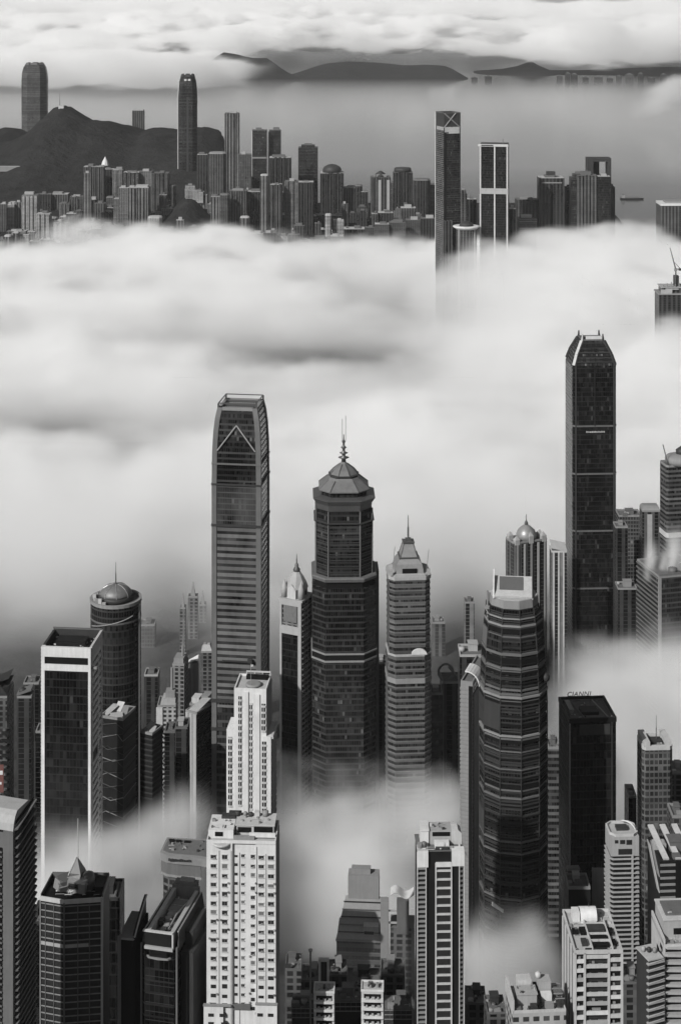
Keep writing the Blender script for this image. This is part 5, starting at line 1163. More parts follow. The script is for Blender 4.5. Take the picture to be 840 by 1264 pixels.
# ================================================================ S  slanting block and low roofs, lower centre
def slant_block():
    Y = 800; m = PXM(Y); t = thing('terraced_block','grey block with a slanting terraced front and boxy pale penthouses, half lost in haze','office block',X(443,Y),Y+10,0,R(-4))
    q = lambda px: (px-443)*m; z1 = Z(1168,Y); z2 = Z(1122,Y); yf = -6
    part('wall', MB().box(q(416),q(472),yf,14,40,z1), 'ribbon_grey', t)
    part('floor_line', edging([(q(420),yf-.05),(q(470),yf-.05),(q(470),yf+.3),(q(420),yf+.3)],50,z1-2,3.4,.5,.15), 'grey_panel', t)
    part('sloped_front', MB().slab([(q(415),yf,z1),(q(473),yf,z1),(q(469),9,z2-4),(q(425),9,z2-4)],-1.0), 'concrete', t)
    for k in range(6):
        f = k/6; part('terrace_line', MB().bar((q(416+8*f),yf+15*f-.4,z1+(z2-4-z1)*f+.9),(q(473-4*f),yf+15*f-.4,z1+(z2-4-z1)*f+.9),.3,4), ('grey_panel','black_panel')[k%2], t)
    part('sunken_court', MB().slab([(q(424),yf+3.6,z1+3),(q(468),yf+3.6,z1+3),(q(466),yf+9,z1+7.6),(q(428),yf+9,z1+7.6)],-1.6), 'dark_panel', t)
    part('roof_box', MB().box(q(449),q(468),yf+2,yf+6,z1+1,z1+6), 'pale_concrete', t)
    part('roof_box_opening', MB().box(q(450),q(462),yf+1.9,yf+2.1,z1+2.4,z1+3.8), 'void', t)
    part('penthouse', MB().box(q(428),q(467),8,15,z2-8,Z(1106,Y)), 'concrete', t)
    part('plant_room', MB().box(q(432),q(456),10,14,Z(1106,Y),Z(1100,Y)), 'concrete', t)
    part('parapet_rail', MB().box(q(415),q(473),yf-.4,yf,z1,z1+.9), 'concrete', t)
    s = thing('pale_slab_block','pale blank-walled slab block with a wavy canopy, right beside the terraced block','office block',X(497,Y),Y+6,0,R(-3))
    q = lambda px: (px-497)*m
    part('wall', MB().box(q(482),q(512),-3,8,40,Z(1150,Y)), 'flat_dark', s)
    part('blank_wall', MB().box(q(490),q(505),-3.6,0,Z(1157,Y),Z(1116,Y)), 'grey_panel', s)
    part('stair_tower', MB().box(q(470),q(480),-4,0,60,Z(1116,Y)), 'concrete', s)
    part('link_beam', MB().box(q(480),q(490),-3,-2.4,Z(1130,Y),Z(1128.5,Y)).box(q(480),q(490),-3,-2.4,Z(1145,Y),Z(1143,Y)), 'pale_concrete', s)
    cn = MB(); n = 16
    for k in range(n):
        f0,f1 = k/n,(k+1)/n; zf = lambda f: Z(1112,Y)+1.3*math.sin(f*2.2*math.pi)
        cn.slab([(q(482)+f0*q(526)*1.0,-1.6,zf(f0)),(q(482)+f1*q(526),-1.6,zf(f1)),(q(482)+f1*q(526),3,zf(f1)+1.4),(q(482)+f0*q(526),3,zf(f0)+1.4)],-.3)
    part('wavy_canopy', cn, 'white_worn', s)
    part('roof', MB().box(q(482),q(512),-3,8,Z(1150,Y),Z(1150,Y)+.3), 'roof_felt', s)
slant_block()
def rooftop_hut(xl,xr,top,label,seed):
    Y = 620; m = PXM(Y); w = (xr-xl)*m; d = 6; t = thing('small_white_block',label,'apartment block',X((xl+xr)/2,Y),Y+d/2,0,R(-2)); z = Z(top,Y); rng = random.Random(seed)
    part('wall', MB().prism(rect(w,d),170,z), 'white_worn', t); parapet(t, rect(w+.3,d+.3), z, .7, .35, 'white_paint'); part('roof', MB().prism(rect(w-.4,d-.4),z-.05,z+.2), 'roof_pale', t)
    for k in range(5):
        zz = z-2.9-k*3.0
        part('balcony', MB().box(-w*.5,w*.5,-d/2-1.0,-d/2,zz-.5,zz+.35), 'white_paint', t)
        part('window', MB().box(-w*.38,w*.40,-d/2-.06,-d/2+.1,zz+.5,zz+2.0), 'void', t)
        for j in range(3): part('air_conditioner', MB().box(-w*.3+j*w*.26,-w*.3+j*w*.26+w*rng.uniform(.08,.16),-d/2-.7,-d/2-.1,zz+.4,zz+1.1), 'pale_concrete', t)
    roof_bits(t,-w*.4,w*.4,-d*.3,d*.4,z+.2,seed+60,8)
    for k in range(3): part('roof_unit', MB().box(-w*.3+k*w*.24,-w*.3+k*w*.24+.8,-1,.6,z+.2,z+.9+.3*k), ('pale_concrete','dark_panel','concrete')[k], t)
rooftop_hut(387.5,412.5,1226,'small white balconied block at the bottom edge under the white goalpost frame',1)
rooftop_hut(446,473,1224,'small white balconied block at the bottom edge below the terraced block',2)
Y = 640; m = PXM(Y)
g = thing('goalpost_frame','tall white open goalpost frame standing above the small white block at the bottom edge','roof frame',X(399.5,Y),Y,150)
for s in (-1,1): part('upright', MB().box(s*5.2*m-.45,s*5.2*m+.45,-.6,.6,0,Z(1186,Y)-150), 'white_worn', g)
part('crossbar', MB().box(-6.6*m,6.6*m,-.7,.7,Z(1186,Y)-150,Z(1183,Y)-150), 'white_worn', g)
part('glass_infill', MB().box(-5.2*m+.45,5.2*m-.45,.0,.2,0,Z(1187,Y)-150), 'pane', g)
g = thing('chimney_pole','slim pale chimney pole left of the white goalpost frame','pole',X(383,Y),Y,150)
part('shaft', MB().bar((0,0,0),(0,0,Z(1175,Y)-150),.35,10), 'concrete', g); part('collar', MB().lathe([(.5,Z(1175,Y)-150),(.8,Z(1173,Y)-150),(.8,Z(1172,Y)-150)],12), 'pale_concrete', g)
def low_roofs():
    Y = 640; m = PXM(Y)
    for xl,xr,top,lb,mt in ((360,388,1244,'dark low roof with pale railings left of the two small white blocks','dark_panel'),(413,446,1236,'dark railed roof terrace between the two small white blocks at the bottom edge','black_panel'),(474,508,1246,'dark cluttered low roof right of the two small white blocks at the bottom edge','dark_panel')):
        w = (xr-xl)*m; d = 9; t = thing('low_roof_block',lb,'low building',X((xl+xr)/2,Y),Y+d/2,0); z = Z(top,Y)
        part('wall', MB().prism(rect(w,d),150,z), mt, t); part('roof', MB().prism(rect(w-.4,d-.4),z-.05,z+.15), 'roof_felt', t)
        for k in range(3): part('rail', MB().box(-w/2,w/2,-d/2-.15,-d/2,z-.4-k*1.7,z-.1-k*1.7), 'concrete', t)
        for k in range(6): part('rail_post', MB().box(-w/2+k*w/5-.08,-w/2+k*w/5+.08,-d/2-.12,-d/2,z-4,z+.6), 'grey_panel', t)
        clutter(t,w,d,z+.1,int(xl),3); roof_bits(t,-w*.45,w*.45,-d*.4,d*.4,z+.15,int(xl)+1,10)
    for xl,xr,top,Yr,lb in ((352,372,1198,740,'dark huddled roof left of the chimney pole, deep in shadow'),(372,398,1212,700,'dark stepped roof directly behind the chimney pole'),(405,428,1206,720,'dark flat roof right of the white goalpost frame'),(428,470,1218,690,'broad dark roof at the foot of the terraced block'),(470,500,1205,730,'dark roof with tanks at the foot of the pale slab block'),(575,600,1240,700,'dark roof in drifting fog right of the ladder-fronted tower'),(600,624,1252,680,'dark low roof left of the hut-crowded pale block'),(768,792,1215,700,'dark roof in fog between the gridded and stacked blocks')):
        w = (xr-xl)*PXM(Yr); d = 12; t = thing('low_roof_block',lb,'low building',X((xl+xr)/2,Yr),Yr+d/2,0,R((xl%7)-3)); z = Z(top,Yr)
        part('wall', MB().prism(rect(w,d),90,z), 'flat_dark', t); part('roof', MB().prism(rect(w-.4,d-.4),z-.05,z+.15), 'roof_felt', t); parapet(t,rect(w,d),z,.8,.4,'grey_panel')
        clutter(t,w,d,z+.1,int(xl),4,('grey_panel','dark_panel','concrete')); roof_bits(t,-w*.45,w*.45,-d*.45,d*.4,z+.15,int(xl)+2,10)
low_roofs()
# cluttered pale roof between the ladder tower and the gridded block
def cluttered_block():
    Y = 600; m = PXM(Y); w,d,cx,cy,rz = fit(626.5,629,694,Y,4,'l'); d = 15
    t = thing('cluttered_roof_block','pale block crowded with rooftop huts, tanks and dark shafts at the bottom edge','apartment block',cx,cy,0,rz)
    z = Z(1240,Y); q = lambda px: -w/2+(px-629)/(694-629)*w; yf = -d/2
    part('wall', MB().box(-w/2,w/2,yf,d/2,170,z), 'flat_pale', t); parapet(t, rect(w,d), z, .9, .4, 'white_worn'); part('roof', MB().prism(rect(w-.6,d-.6),z-.05,z+.2), 'roof_pale', t)
    part('side_wall', MB().box(-w/2-.2,-w/2+.6,yf,d/2,z,z+4.6), 'white_worn', t)
    part('roof_hut', MB().box(q(637),q(661),yf+4,yf+9,z,z+4.0).box(q(636),q(662),yf+3.7,yf+9.3,z+4.0,z+4.4), 'pale_concrete', t)
    part('roof_hut', MB().box(q(641),q(658),yf+10,yf+14,z,z+5.6), 'white_worn', t)
    part('roof_hut', MB().box(q(666),q(681),yf+8,yf+13,z,z+5.8), 'pale_concrete', t)
    part('white_tank', MB().box(q(667),q(680),yf+5,yf+7,z,z+3.4), 'white_paint', t)
    part('water_tank', MB().lathe([(1.0,z+5.8),(1.1,z+7.4),(.4,z+7.9)],12,q(667),yf+11), 'white_worn', t)
    part('dark_shaft', MB().box(q(661.5),q(665.5),yf+1,yf+13,z,z+3.2), 'void', t)
    for k,(a,b,y0,h) in enumerate(((652,660,1,1.6),(632,640,1,1.2),(669,680,1,2.0),(684,692,2,2.6),(684,692,7,3.4))): part('air_handler', MB().box(q(a),q(b),yf+y0,yf+y0+2.2,z,z+h), ('dark_panel','grey_panel','concrete')[k%3], t)
    for k in range(4): part('roof_rail', MB().box(q(682),q(694),yf+2+k*3,yf+2.2+k*3,z+3.2,z+3.5), 'concrete', t)
    roof_bits(t,q(630),q(693),yf+.6,yf+4,z+.2,58,22); roof_bits(t,q(637),q(660),yf+4.5,yf+8.5,z+4.4,59,8)
cluttered_block()
# ================================================================ mid-distance towers half sunk in fog
def simple(name,label,cat,xl,xr,top,Y,mat,d=None,th=0,side=None,xc=None,plan=0,seed=1,roofm='roof_felt',par='concrete',cl=2,base=0,trim=None):
    if xc is not None: w,dd,cx,cy,rz = fit(xl,xc,xr,Y,th,side); d = d or dd
    else: w = (xr-xl)*PXM(Y); d = d or w; cx,cy,rz = X((xl+xr)/2,Y),Y+d/2,R(th)
    if xc is not None and d != dd: pass
    t = thing(name,label,cat,cx,cy,0,rz); z = Z(top,Y)
    P = rect(w,d) if plan == 0 else (cham(w,d,plan*min(w,d)) if plan < 1 else ngon(int(plan),w/2,R(12)))
    part('wall', MB().prism(P,base,z), mat, t)
    part('roof', MB().prism(grow(P,-.7),z-.1,z+.25), roofm, t)
    parapet(t,P,z,1.4,.7,par)
    if cl: clutter(t,w,d,z+.25,seed,cl)
    if trim:
        for sx in (-1,1): part('corner_strip', MB().box(sx*w/2-.7,sx*w/2+.7,-d/2-.4,-d/2+.6,base,z), trim, t)
    return t,w,d,z
# --- left
t,w,d,z = simple('lattice_tower','dark-capped block over an open lattice front, left edge beside the scalloped tower','office block',-20,9,862,960,'flat_dark',20,0,cl=0)
part('cap', MB().loft([(rect(w,d),z+1.4),(cham(w+1,d+1,3),z+6),(cham(w+1,d+1,3),z+10),(cham(w-3,d-3,3),z+12)]), 'dark_panel', t)
for k in range(14): part('balcony_tray', MB().box(w/2-3,w/2+1.2,-d/2-1.2,-d/2+3,z-20-k*4.2,z-18.6-k*4.2), 'black_panel', t)
tag(t); 
t = thing('hoarding','small red and white hoarding at the left edge above the scalloped tower','hoarding',X(3,700),700,120)
part('panel', MB().box(-2.4,2.0,-.2,.2,Z(978,700)-120,Z(944,700)-120), 'red_paint', t) if False else None
MATS['red_paint'] = lambda n: _red(n)
def _red(n):
    m,t_,out = _mat(n); b = t_.nodes.new('ShaderNodeBsdfPrincipled'); b.inputs['Base Color'].default_value = (.11,.045,.04,1); b.inputs['Roughness'].default_value = .7
    t_.links.new(b.outputs[0],out.inputs['Surface']); return m
part('panel', MB().box(-2.4,.6,-.2,.2,Z(978,700)-120,Z(944,700)-120), 'red_paint', t)
part('white_patch', MB().box(-2.4,.3,-.26,-.2,Z(956,700)-120,Z(951,700)-120).box(-2.4,-.2,-.26,-.2,Z(968,700)-120,Z(965,700)-120), 'white_paint', t)
for s in (-1.8,.2): part('leg', MB().box(s-.15,s+.15,.2,.5,0,Z(944,700)-120), 'dark_metal', t)
t,w,d,z = simple('plain_dark_slab','plain dark slab tower with a slanted roof edge, left of the white-framed black tower','office tower',21,39,862,1050,'strip_dark',9,0,cl=0)
part('slanted_top', MB().slab([(-w/2,-d/2,z+1.4),(w/2,-d/2,z+4.6),(w/2,d/2,z+4.6),(-w/2,d/2,z+1.4)],.8), 'grey_panel', t)
part('roof_cap', MB().lathe([(2.4,z+1.4),(2.2,z+4),(.6,z+5)],12,-w*.2,0), 'dark_panel', t)
simple('ghost_block','fog-veiled grey tower showing faintly behind the plain dark slab','office tower',29,48,845,1330,'strip_dark',14,0,cl=1)
simple('ghost_block','low fog-veiled dark block beside the left edge of the white-framed tower','office block',44,56,905,1080,'strip_dark',12,0,cl=1)
t,w,d,z = simple('zigzag_block','dark angular block with zigzag cladding and a littered pale roof, right of the white-framed tower','office block',124,168,890,960,'black_panel',None,18,'r',152,cl=0,seed=3,roofm='roof_pale')
for k in range(16):
    zz = z-4-k*3.6; a = 1 if k%2 else -1
    o_ = random.Random(k).uniform(-.3,.3)*w; s_ = random.Random(k+50).uniform(1.2,3.4)*a; part('zigzag_band', MB().bar((-w/2,-d/2-.2,zz),(o_,-d/2-.4,zz-s_),.3,4).bar((o_,-d/2-.4,zz-s_),(w/2,-d/2-.2,zz+.4*a),.3,4).bar((w/2+.2,-d/2,zz),(w/2+.2,d/2,zz+1.2*a),.3,4), ('dark_panel','black_panel','grey_panel')[k%3], t)
for k,(x_,y_,a,b,h,mt) in enumerate(((-.3,-.05,.3,.5,2.6,'pale_concrete'),(-.05,.2,.3,.3,3.6,'white_worn'),(.25,.1,.25,.4,2.2,'concrete'),(.1,-.3,.5,.2,1.4,'pale_concrete'))):
    o = part('roof_shed', MB().slab([(-w*a/2,-d*b/2,0),(w*a/2,-d*b/2,0),(w*a/2,d*b/2,h),(-w*a/2,d*b/2,h)],.4).box(-w*a*.4,w*a*.4,-d*b*.3,d*b*.4,-.2,h*.3), mt, t, None, (w*x_,d*y_,z+.4), R(k*17-20))
t,w,d,z = simple('ribbed_low_block','short dark ribbed block with broken pale roof sheds, left of the lowest fog drift','office block',173,201,908,1010,'black_panel',None,24,'r',188,cl=0)
for k in range(12): part('floor_rib', MB().ring(grow(rect(w,d),.5),rect(w,d),z-3-k*3.2,z-2.2-k*3.2), 'dark_panel', t)
for k,(x_,y_,a,b,h,mt) in enumerate(((-.2,.1,.5,.5,2.4,'white_worn'),(.2,-.1,.4,.4,1.8,'pale_concrete'),(-.15,-.36,.3,.2,1.5,'concrete'))):
    part('roof_shed', MB().slab([(-w*a/2,-d*b/2,0),(w*a/2,-d*b/2,0),(w*a/2,d*b/2,h),(-w*a/2,d*b/2,h)],.4).box(-w*a*.4,w*a*.4,-d*b*.3,d*b*.4,-.2,h*.3), mt, t, None, (w*x_,d*y_,z+.4), R(k*25-15))
simple('ghost_block','faint gridded tower dissolving in fog right of the domed round tower','office tower',172,191,773,1520,'grid_grey',14,0,cl=1)
t,w,d,z = simple('masted_tower','ornate narrow tower with a thick roof mast in the misty cluster','office tower',214,229,822,1260,'flat_mid',14,-8,cl=2,seed=4); part('crown_step', MB().prism(rect(w*.8,d*.8),z+1,z+5), 'concrete', t); mast(t,w*.2,0,z+3,Z(788,1260),.9,'mast','concrete')
t,w,d,z = simple('stepped_pale_block','stepped pale block with one slim chimney, lower left of the misty cluster','office block',194,217,873,1180,'flat_pale',16,0,cl=0,roofm='roof_pale')
part('upper_step', MB().prism(rect(w*.7,d*.7,w*.1,1),z,z+4), 'pale_concrete', t); part('upper_step', MB().prism(rect(w*.5,d*.5,w*.15,2),z+4,z+8), 'concrete', t); part('chimney', MB().bar((w*.22,2,z+8),(w*.22,2,Z(831,1180)),.9,10), 'concrete', t)
part('corner_slab', MB().box(-w/2-.6,-w*.2,-d/2-.8,-d/2,Z(905,1180),z), 'white_worn', t)
t,w,d,z = simple('round_shaft_tower','pale smooth shaft with a white slanted cap, centre of the misty cluster','office tower',234,245,822,1280,'concrete',None,0,plan=10,cl=0); part('slanted_cap', MB().slab([(-w*.6,-2,z+1),(w*.5,-2,z+5),(w*.5,2,z+6),(-w*.6,2,z+2)],.7), 'white_paint', t); part('side_fin', MB().box(-w*.7,-w*.45,-2,2,Z(880,1280),z-3), 'concrete', t)  # cap is plain white
t,w,d,z = simple('pale_roofed_tower','narrow dark tower with a pointed pale roof, against the tallest tower in mist','office tower',248,262,806,1330,'flat_dark',12,0,cl=0); part('pitched_roof', MB().loft([(rect(w,d),z+1),(rect(w*.5,d*.4),z+5)]), 'pale_concrete', t); part('chimney', MB().box(-w*.3,-w*.1,-1,1,z+1,z+6), 'concrete', t)
t,w,d,z = simple('bright_corner_block','block with a bright sunlit left face and dark striped flank, foot of the tallest tower','office block',229,263,882,1150,'ribbon_dark',None,30,'r',243,cl=0,roofm='roof_pale'); part('painted_sunlit_face', MB().box(-w/2+.3,w/2-.3,-d/2-.5,-d/2,0,z), 'pale_concrete', t)  # pale panel puts the sunlight on this face into its colour
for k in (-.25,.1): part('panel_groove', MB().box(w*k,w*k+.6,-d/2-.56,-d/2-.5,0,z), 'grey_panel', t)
part('roof_vault', MB().slab([(-w*.4,-d*.4,z+.3),(w*.4,-d*.4,z+.3),(w*.5,d*.4,z+4.5),(-w*.3,d*.4,z+3)],.6), 'pale_concrete', t)
t,w,d,z = simple('box_topped_block','low block topped by two pale boxes, just above the bright-cornered block','office block',236,260,872,1215,'flat_dark',14,-14,cl=0)
part('roof_box', MB().box(-w*.45,-w*.05,-d*.3,d*.3,z+.2,z+4.5), 'white_worn', t); part('roof_box', MB().box(w*.05,w*.45,-d*.2,d*.4,z+.2,z+6), 'concrete', t)
for xl,xr,top,Yg,lb in ((222,229,752,1500,'leftmost of three ghostly thin towers fading into fog left of the tallest tower'),(232,244,738,1540,'middle and tallest of three ghostly spired towers in fog left of the tallest tower'),(246,254,748,1580,'rightmost of three ghostly thin towers fading into fog left of the tallest tower')):
    t,w,d,z = simple('ghost_spire_tower',lb,'tower',xl,xr,top,Yg,'flat_mid',8,0,cl=0); part('spire', MB().loft([(rect(w*.5,4),z),(rect(.6,.6),z+13)]), 'concrete', t)
# low dark blocks seen down in the gap
rows = [(178,195,835,1330,'dark low block with one pale roof edge right of the domed tower'),(203,216,905,1110,'dark low block at the fog edge below the stepped pale block'),(216,232,900,1080,'dark curved-front block at the fog edge left of the bright-cornered block')]
for k,(xl,xr,top,Yg,lb) in enumerate(rows): simple('dark_low_block',lb,'office block',xl,xr,top,Yg,'strip_dark',14,0,cl=1,seed=k,par='pale_concrete' if k == 0 else 'grey_panel')  # the first block gets a pale parapet
# --- between the pyramid-topped and faceted towers
t,w,d,z = simple('arch_topped_tower','narrow pale ribbed tower with a white quarter-arch roof, left of the faceted tower','apartment tower',568,603,845,980,'flat_dark',None,18,'r',583,cl=0)
fb = edging([(-w/2-.2,-d/2-.5),(w/2,-d/2-.5),(w/2,-d/2+.4),(-w/2-.2,-d/2+.4)],20,z-1,2.4,1.3,.1); fb.box(-w/2,w/2,-d/2-.2,-d/2+.2,10,z); part('floor_rib', fb, 'concrete', t)
part('dark_recess', MB().box(w*.18,w*.5,-d/2-.7,-d/2-.3,10,z-1), 'void', t)
ar = MB()
for k in range(8):
    a0,a1 = R(100-k*12),R(100-(k+1)*12); ar.slab([(-w*.1+7*math.cos(a0),-d*.4,z-3+8*math.sin(a0)),(-w*.1+7*math.cos(a1),-d*.4,z-3+8*math.sin(a1)),(-w*.1+7*math.cos(a1),-d*.1,z-3+8*math.sin(a1)),(-w*.1+7*math.cos(a0),-d*.1,z-3+8*math.sin(a0))],.7)
part('arch_roof', ar, 'white_paint', t); part('pale_flank', MB().box(w/2,w/2+.5,-d/2+1,d/2,10,z-6), 'concrete', t)
simple('rimmed_block','dark block with a pale roof rim, just behind the arch-topped narrow tower','office block',567,598,811,1060,'strip_dark',18,0,cl=1,seed=5,par='pale_concrete')
t,w,d,z = simple('ring_topped_block','dark block carrying a pale ring-shaped roof arch, right of the pyramid-topped tower','office block',545,568,844,1120,'strip_dark',16,4,cl=0,trim='grey_panel')
rg = MB()
for k in range(14):
    a0,a1 = R(k*360/14),R((k+1)*360/14); rg.bar((-w*.25+5*math.cos(a0),0,z+4.5+5.5*math.sin(a0)),(-w*.25+5*math.cos(a1),0,z+4.5+5.5*math.sin(a1)),.8,6)
part('roof_ring', rg, 'concrete', t); part('sloping_strut', MB().bar((-w*.1,0,z+8),(w*.45,0,z),.8,6), 'concrete', t)
simple('striped_dark_block','dark striped block pressed against the right side of the pyramid-topped tower','office block',530,546,858,1110,'ribbon_dark',14,0,cl=1,seed=6)
simple('ghost_tower','faint pale ribbed tower sinking into fog above the dark rimmed block','tower',573,585,745,1480,'strip_pale',12,0,cl=1,seed=7)
simple('ghost_tower','faint broad tower in fog beside the pyramid-topped tower, upper right','tower',533,549,770,1500,'strip_mid',14,0,cl=1,seed=8)
simple('dark_low_block','dark block squeezed between the pagoda-roofed and pyramid-topped towers','office block',465,478,820,1210,'strip_dark',14,0,cl=2,seed=9)
# --- right
t,w,d,z = simple('ornate_tower','ribbed pale residential tower with clustered gables and a domed turret, left of the black tower','apartment tower',622,676,672,1450,'strip_mid',None,22,'l',634,plan=.12,cl=0)
part('dome', MB().lathe([(w*.26,z),(w*.27,z+4),(w*.22,z+8),(w*.12,z+11),(.4,z+13)],20), 'zinc', t)
part('finial', MB().lathe([(1.4,z+12),(1.6,z+14),(.5,z+16),(.3,z+21)],10), 'dark_metal', t)
for x_,y_,h in ((-.4,-.4,6),(.0,-.42,8),(.38,-.4,7),(.42,.1,6),(-.42,.2,7)):
    part('turret', MB().prism(rect(4.2,4.2,w*x_,d*y_),z-1,z+h-3).loft([(rect(4.6,4.6,w*x_,d*y_),z+h-3),(rect(.6,.6,w*x_,d*y_),z+h)]), 'pale_concrete', t)
for k in range(5): part('bay_rib', MB().box(-w*.42+k*w*.2,-w*.42+k*w*.2+1.6,-d/2-.9,-d/2,0,z-1), 'pale_concrete' if k%2 else 'concrete', t)
t,w,d,z = simple('slim_white_tower','slim white ribbed residential tower against the left side of the black tower','apartment tower',680,699,682,1420,'strip_pale',14,0,cl=0,par='white_worn')
part('sloped_roof', MB().slab([(-w/2,-d/2,z+3.5),(w/2,-d/2,z+.5),(w/2,d/2,z+3),(-w/2,d/2,z+6)],.8), 'white_worn', t)
for k in range(3): part('bay_rib', MB().box(-w*.4+k*w*.32,-w*.4+k*w*.32+1.2,-d/2-.7,-d/2,0,z), 'white_worn', t)
simple('grey_slab_tower','flat grey slab tower right of the black tower, two small tanks on top','office tower',763,791,638,1480,'grid_grey',18,0,cl=3,seed=12)
simple('dark_slab_tower','lower dark slab immediately right of the black tower, before the grey slab','office tower',759,774,652,1440,'strip_dark',14,0,cl=1,seed=13)
t,w,d,z = simple('vault_roofed_tower','grey tower with a small vaulted roof, between the grey slab and the drum-topped tower','office tower',792,814,632,1460,'strip_mid',14,0,cl=0)
part('vault_roof', MB().loft([(rect(w,d),z+1.2),(rect(w*.96,d*.8),z+3),(rect(w*.8,d*.5),z+4.6)]), 'zinc', t); part('front_shaft', MB().box(-w*.22,w*.05,-d/2-.8,-d/2,0,z-2), 'pale_concrete', t)
t,w,d,z = simple('drum_topped_tower','grey tower with a drum roof, slanting boom and pale belt, cut by the right edge','office tower',813,866,577,1400,'ribbon_grey',None,10,'l',822,plan=.1,cl=0)
part('drum', MB().lathe([(w*.42,z+1),(w*.42,z+5),(w*.38,z+6.5),(w*.1,z+8)],26), 'concrete', t); part('boom', MB().bar((-w*.42,-d*.3,z+1),(-w*.56,-d*.3,z+18),.4,6), 'dark_metal', t)
part('pale_belt', MB().prism(grow(cham(w,d,.1*min(w,d)),.6),Z(664,1400),Z(658,1400)), 'white_worn', t); part('roof_lantern', MB().lathe([(5,z+7),(5,z+11),(1,z+14)],16,w*.05,2), 'dark_panel', t)
t,w,d,z = simple('steaming_tower','dark louvred corner tower with white plumes rising from its roof','office tower',785,875,714,1300,'ribbon_dark',None,14,'l',813,cl=3,seed=14)
part('corner_pier', MB().box(-w/2-.5,-w/2+1.6,-d/2-.6,-d/2+1.4,0,z+1), 'concrete', t)
lv = edging([(-w/2-.5,-d/2+1),(-w/2+.3,-d/2+1),(-w/2+.3,d/2),(-w/2-.5,d/2)],40,z,3.6,1.0,.15); part('flank_louvre', lv, 'grey_panel', t)
part('roof_parapet_step', MB().box(-w/2,w/2,-d/2,-d/2+1.5,z+1.4,z+3.0), 'grey_panel', t)
part('low_pale_block', MB().box(w*.1,w*.3,-d/2-6,-d/2-1,0,Z(775,1290)), 'concrete', t)
simple('dark_base_block','dark block at fog level between the black tower and the steaming tower','office block',762,786,728,1380,'strip_dark',16,0,cl=1,seed=15)
for k,(xl,xr,top,Yg,lb) in enumerate(((775,785,985,960,'dark thin slab left against the notched grey tower'),(829,850,955,990,'dark low tower at the right edge behind the notched grey tower'),(701,728,1098,880,'dark low block at the foot of the letter-topped tower, right part'),(730,748,1075,900,'pale low wall block between the gridded block and the letter-topped tower'),(676,690,925,1010,'dim ribbed tower seen between the faceted and letter-topped towers'),(829,846,1010,900,'dim low block beside the right edge above the louvred tower'))):
    simple('dark_low_block',lb,'office block',xl,xr,top,Yg,('strip_dark','flat_dark','black_panel','concrete','ribbon_grey','flat_dark')[k],14,0,cl=2,seed=30+k)
# plumes of steam on the steaming tower's roof: a density grid
lo, hi, N = (X(793,1310), 1290, Z(722,1310)), (X(846,1310), 1350, Z(648,1310)), (44, 60, 48)
x, y, z = axes(lo, hi, N); f = (z-lo[2])/(hi[2]-lo[2]); D = np.zeros_like(z)
for px,s,b,wd in ((801,3,.62,4.2),(815,4,.5,3.0),(824,5,.8,4.6),(834,7,.9,3.4),(843,4,.9,4)):
    xc = X(px,1310) + s*np.sin(f*2.0)*1.6; r_ = wd*(.55+.7*f)
    D += np.exp(-((x-xc)/r_)**2 - ((y-1318-8*f)/(r_*2))**2)*sstep(b+.1, b-.35, f)*sstep(0,.06,f)
D *= 3.2*np.clip(.8+1.4*fbm((x+300,y+300,z+300),(9.,9.,16.),3,5),0,2)
fog_grid('steam', lo, hi, N, edge_fade(D,(2,2,2)), NEAR)
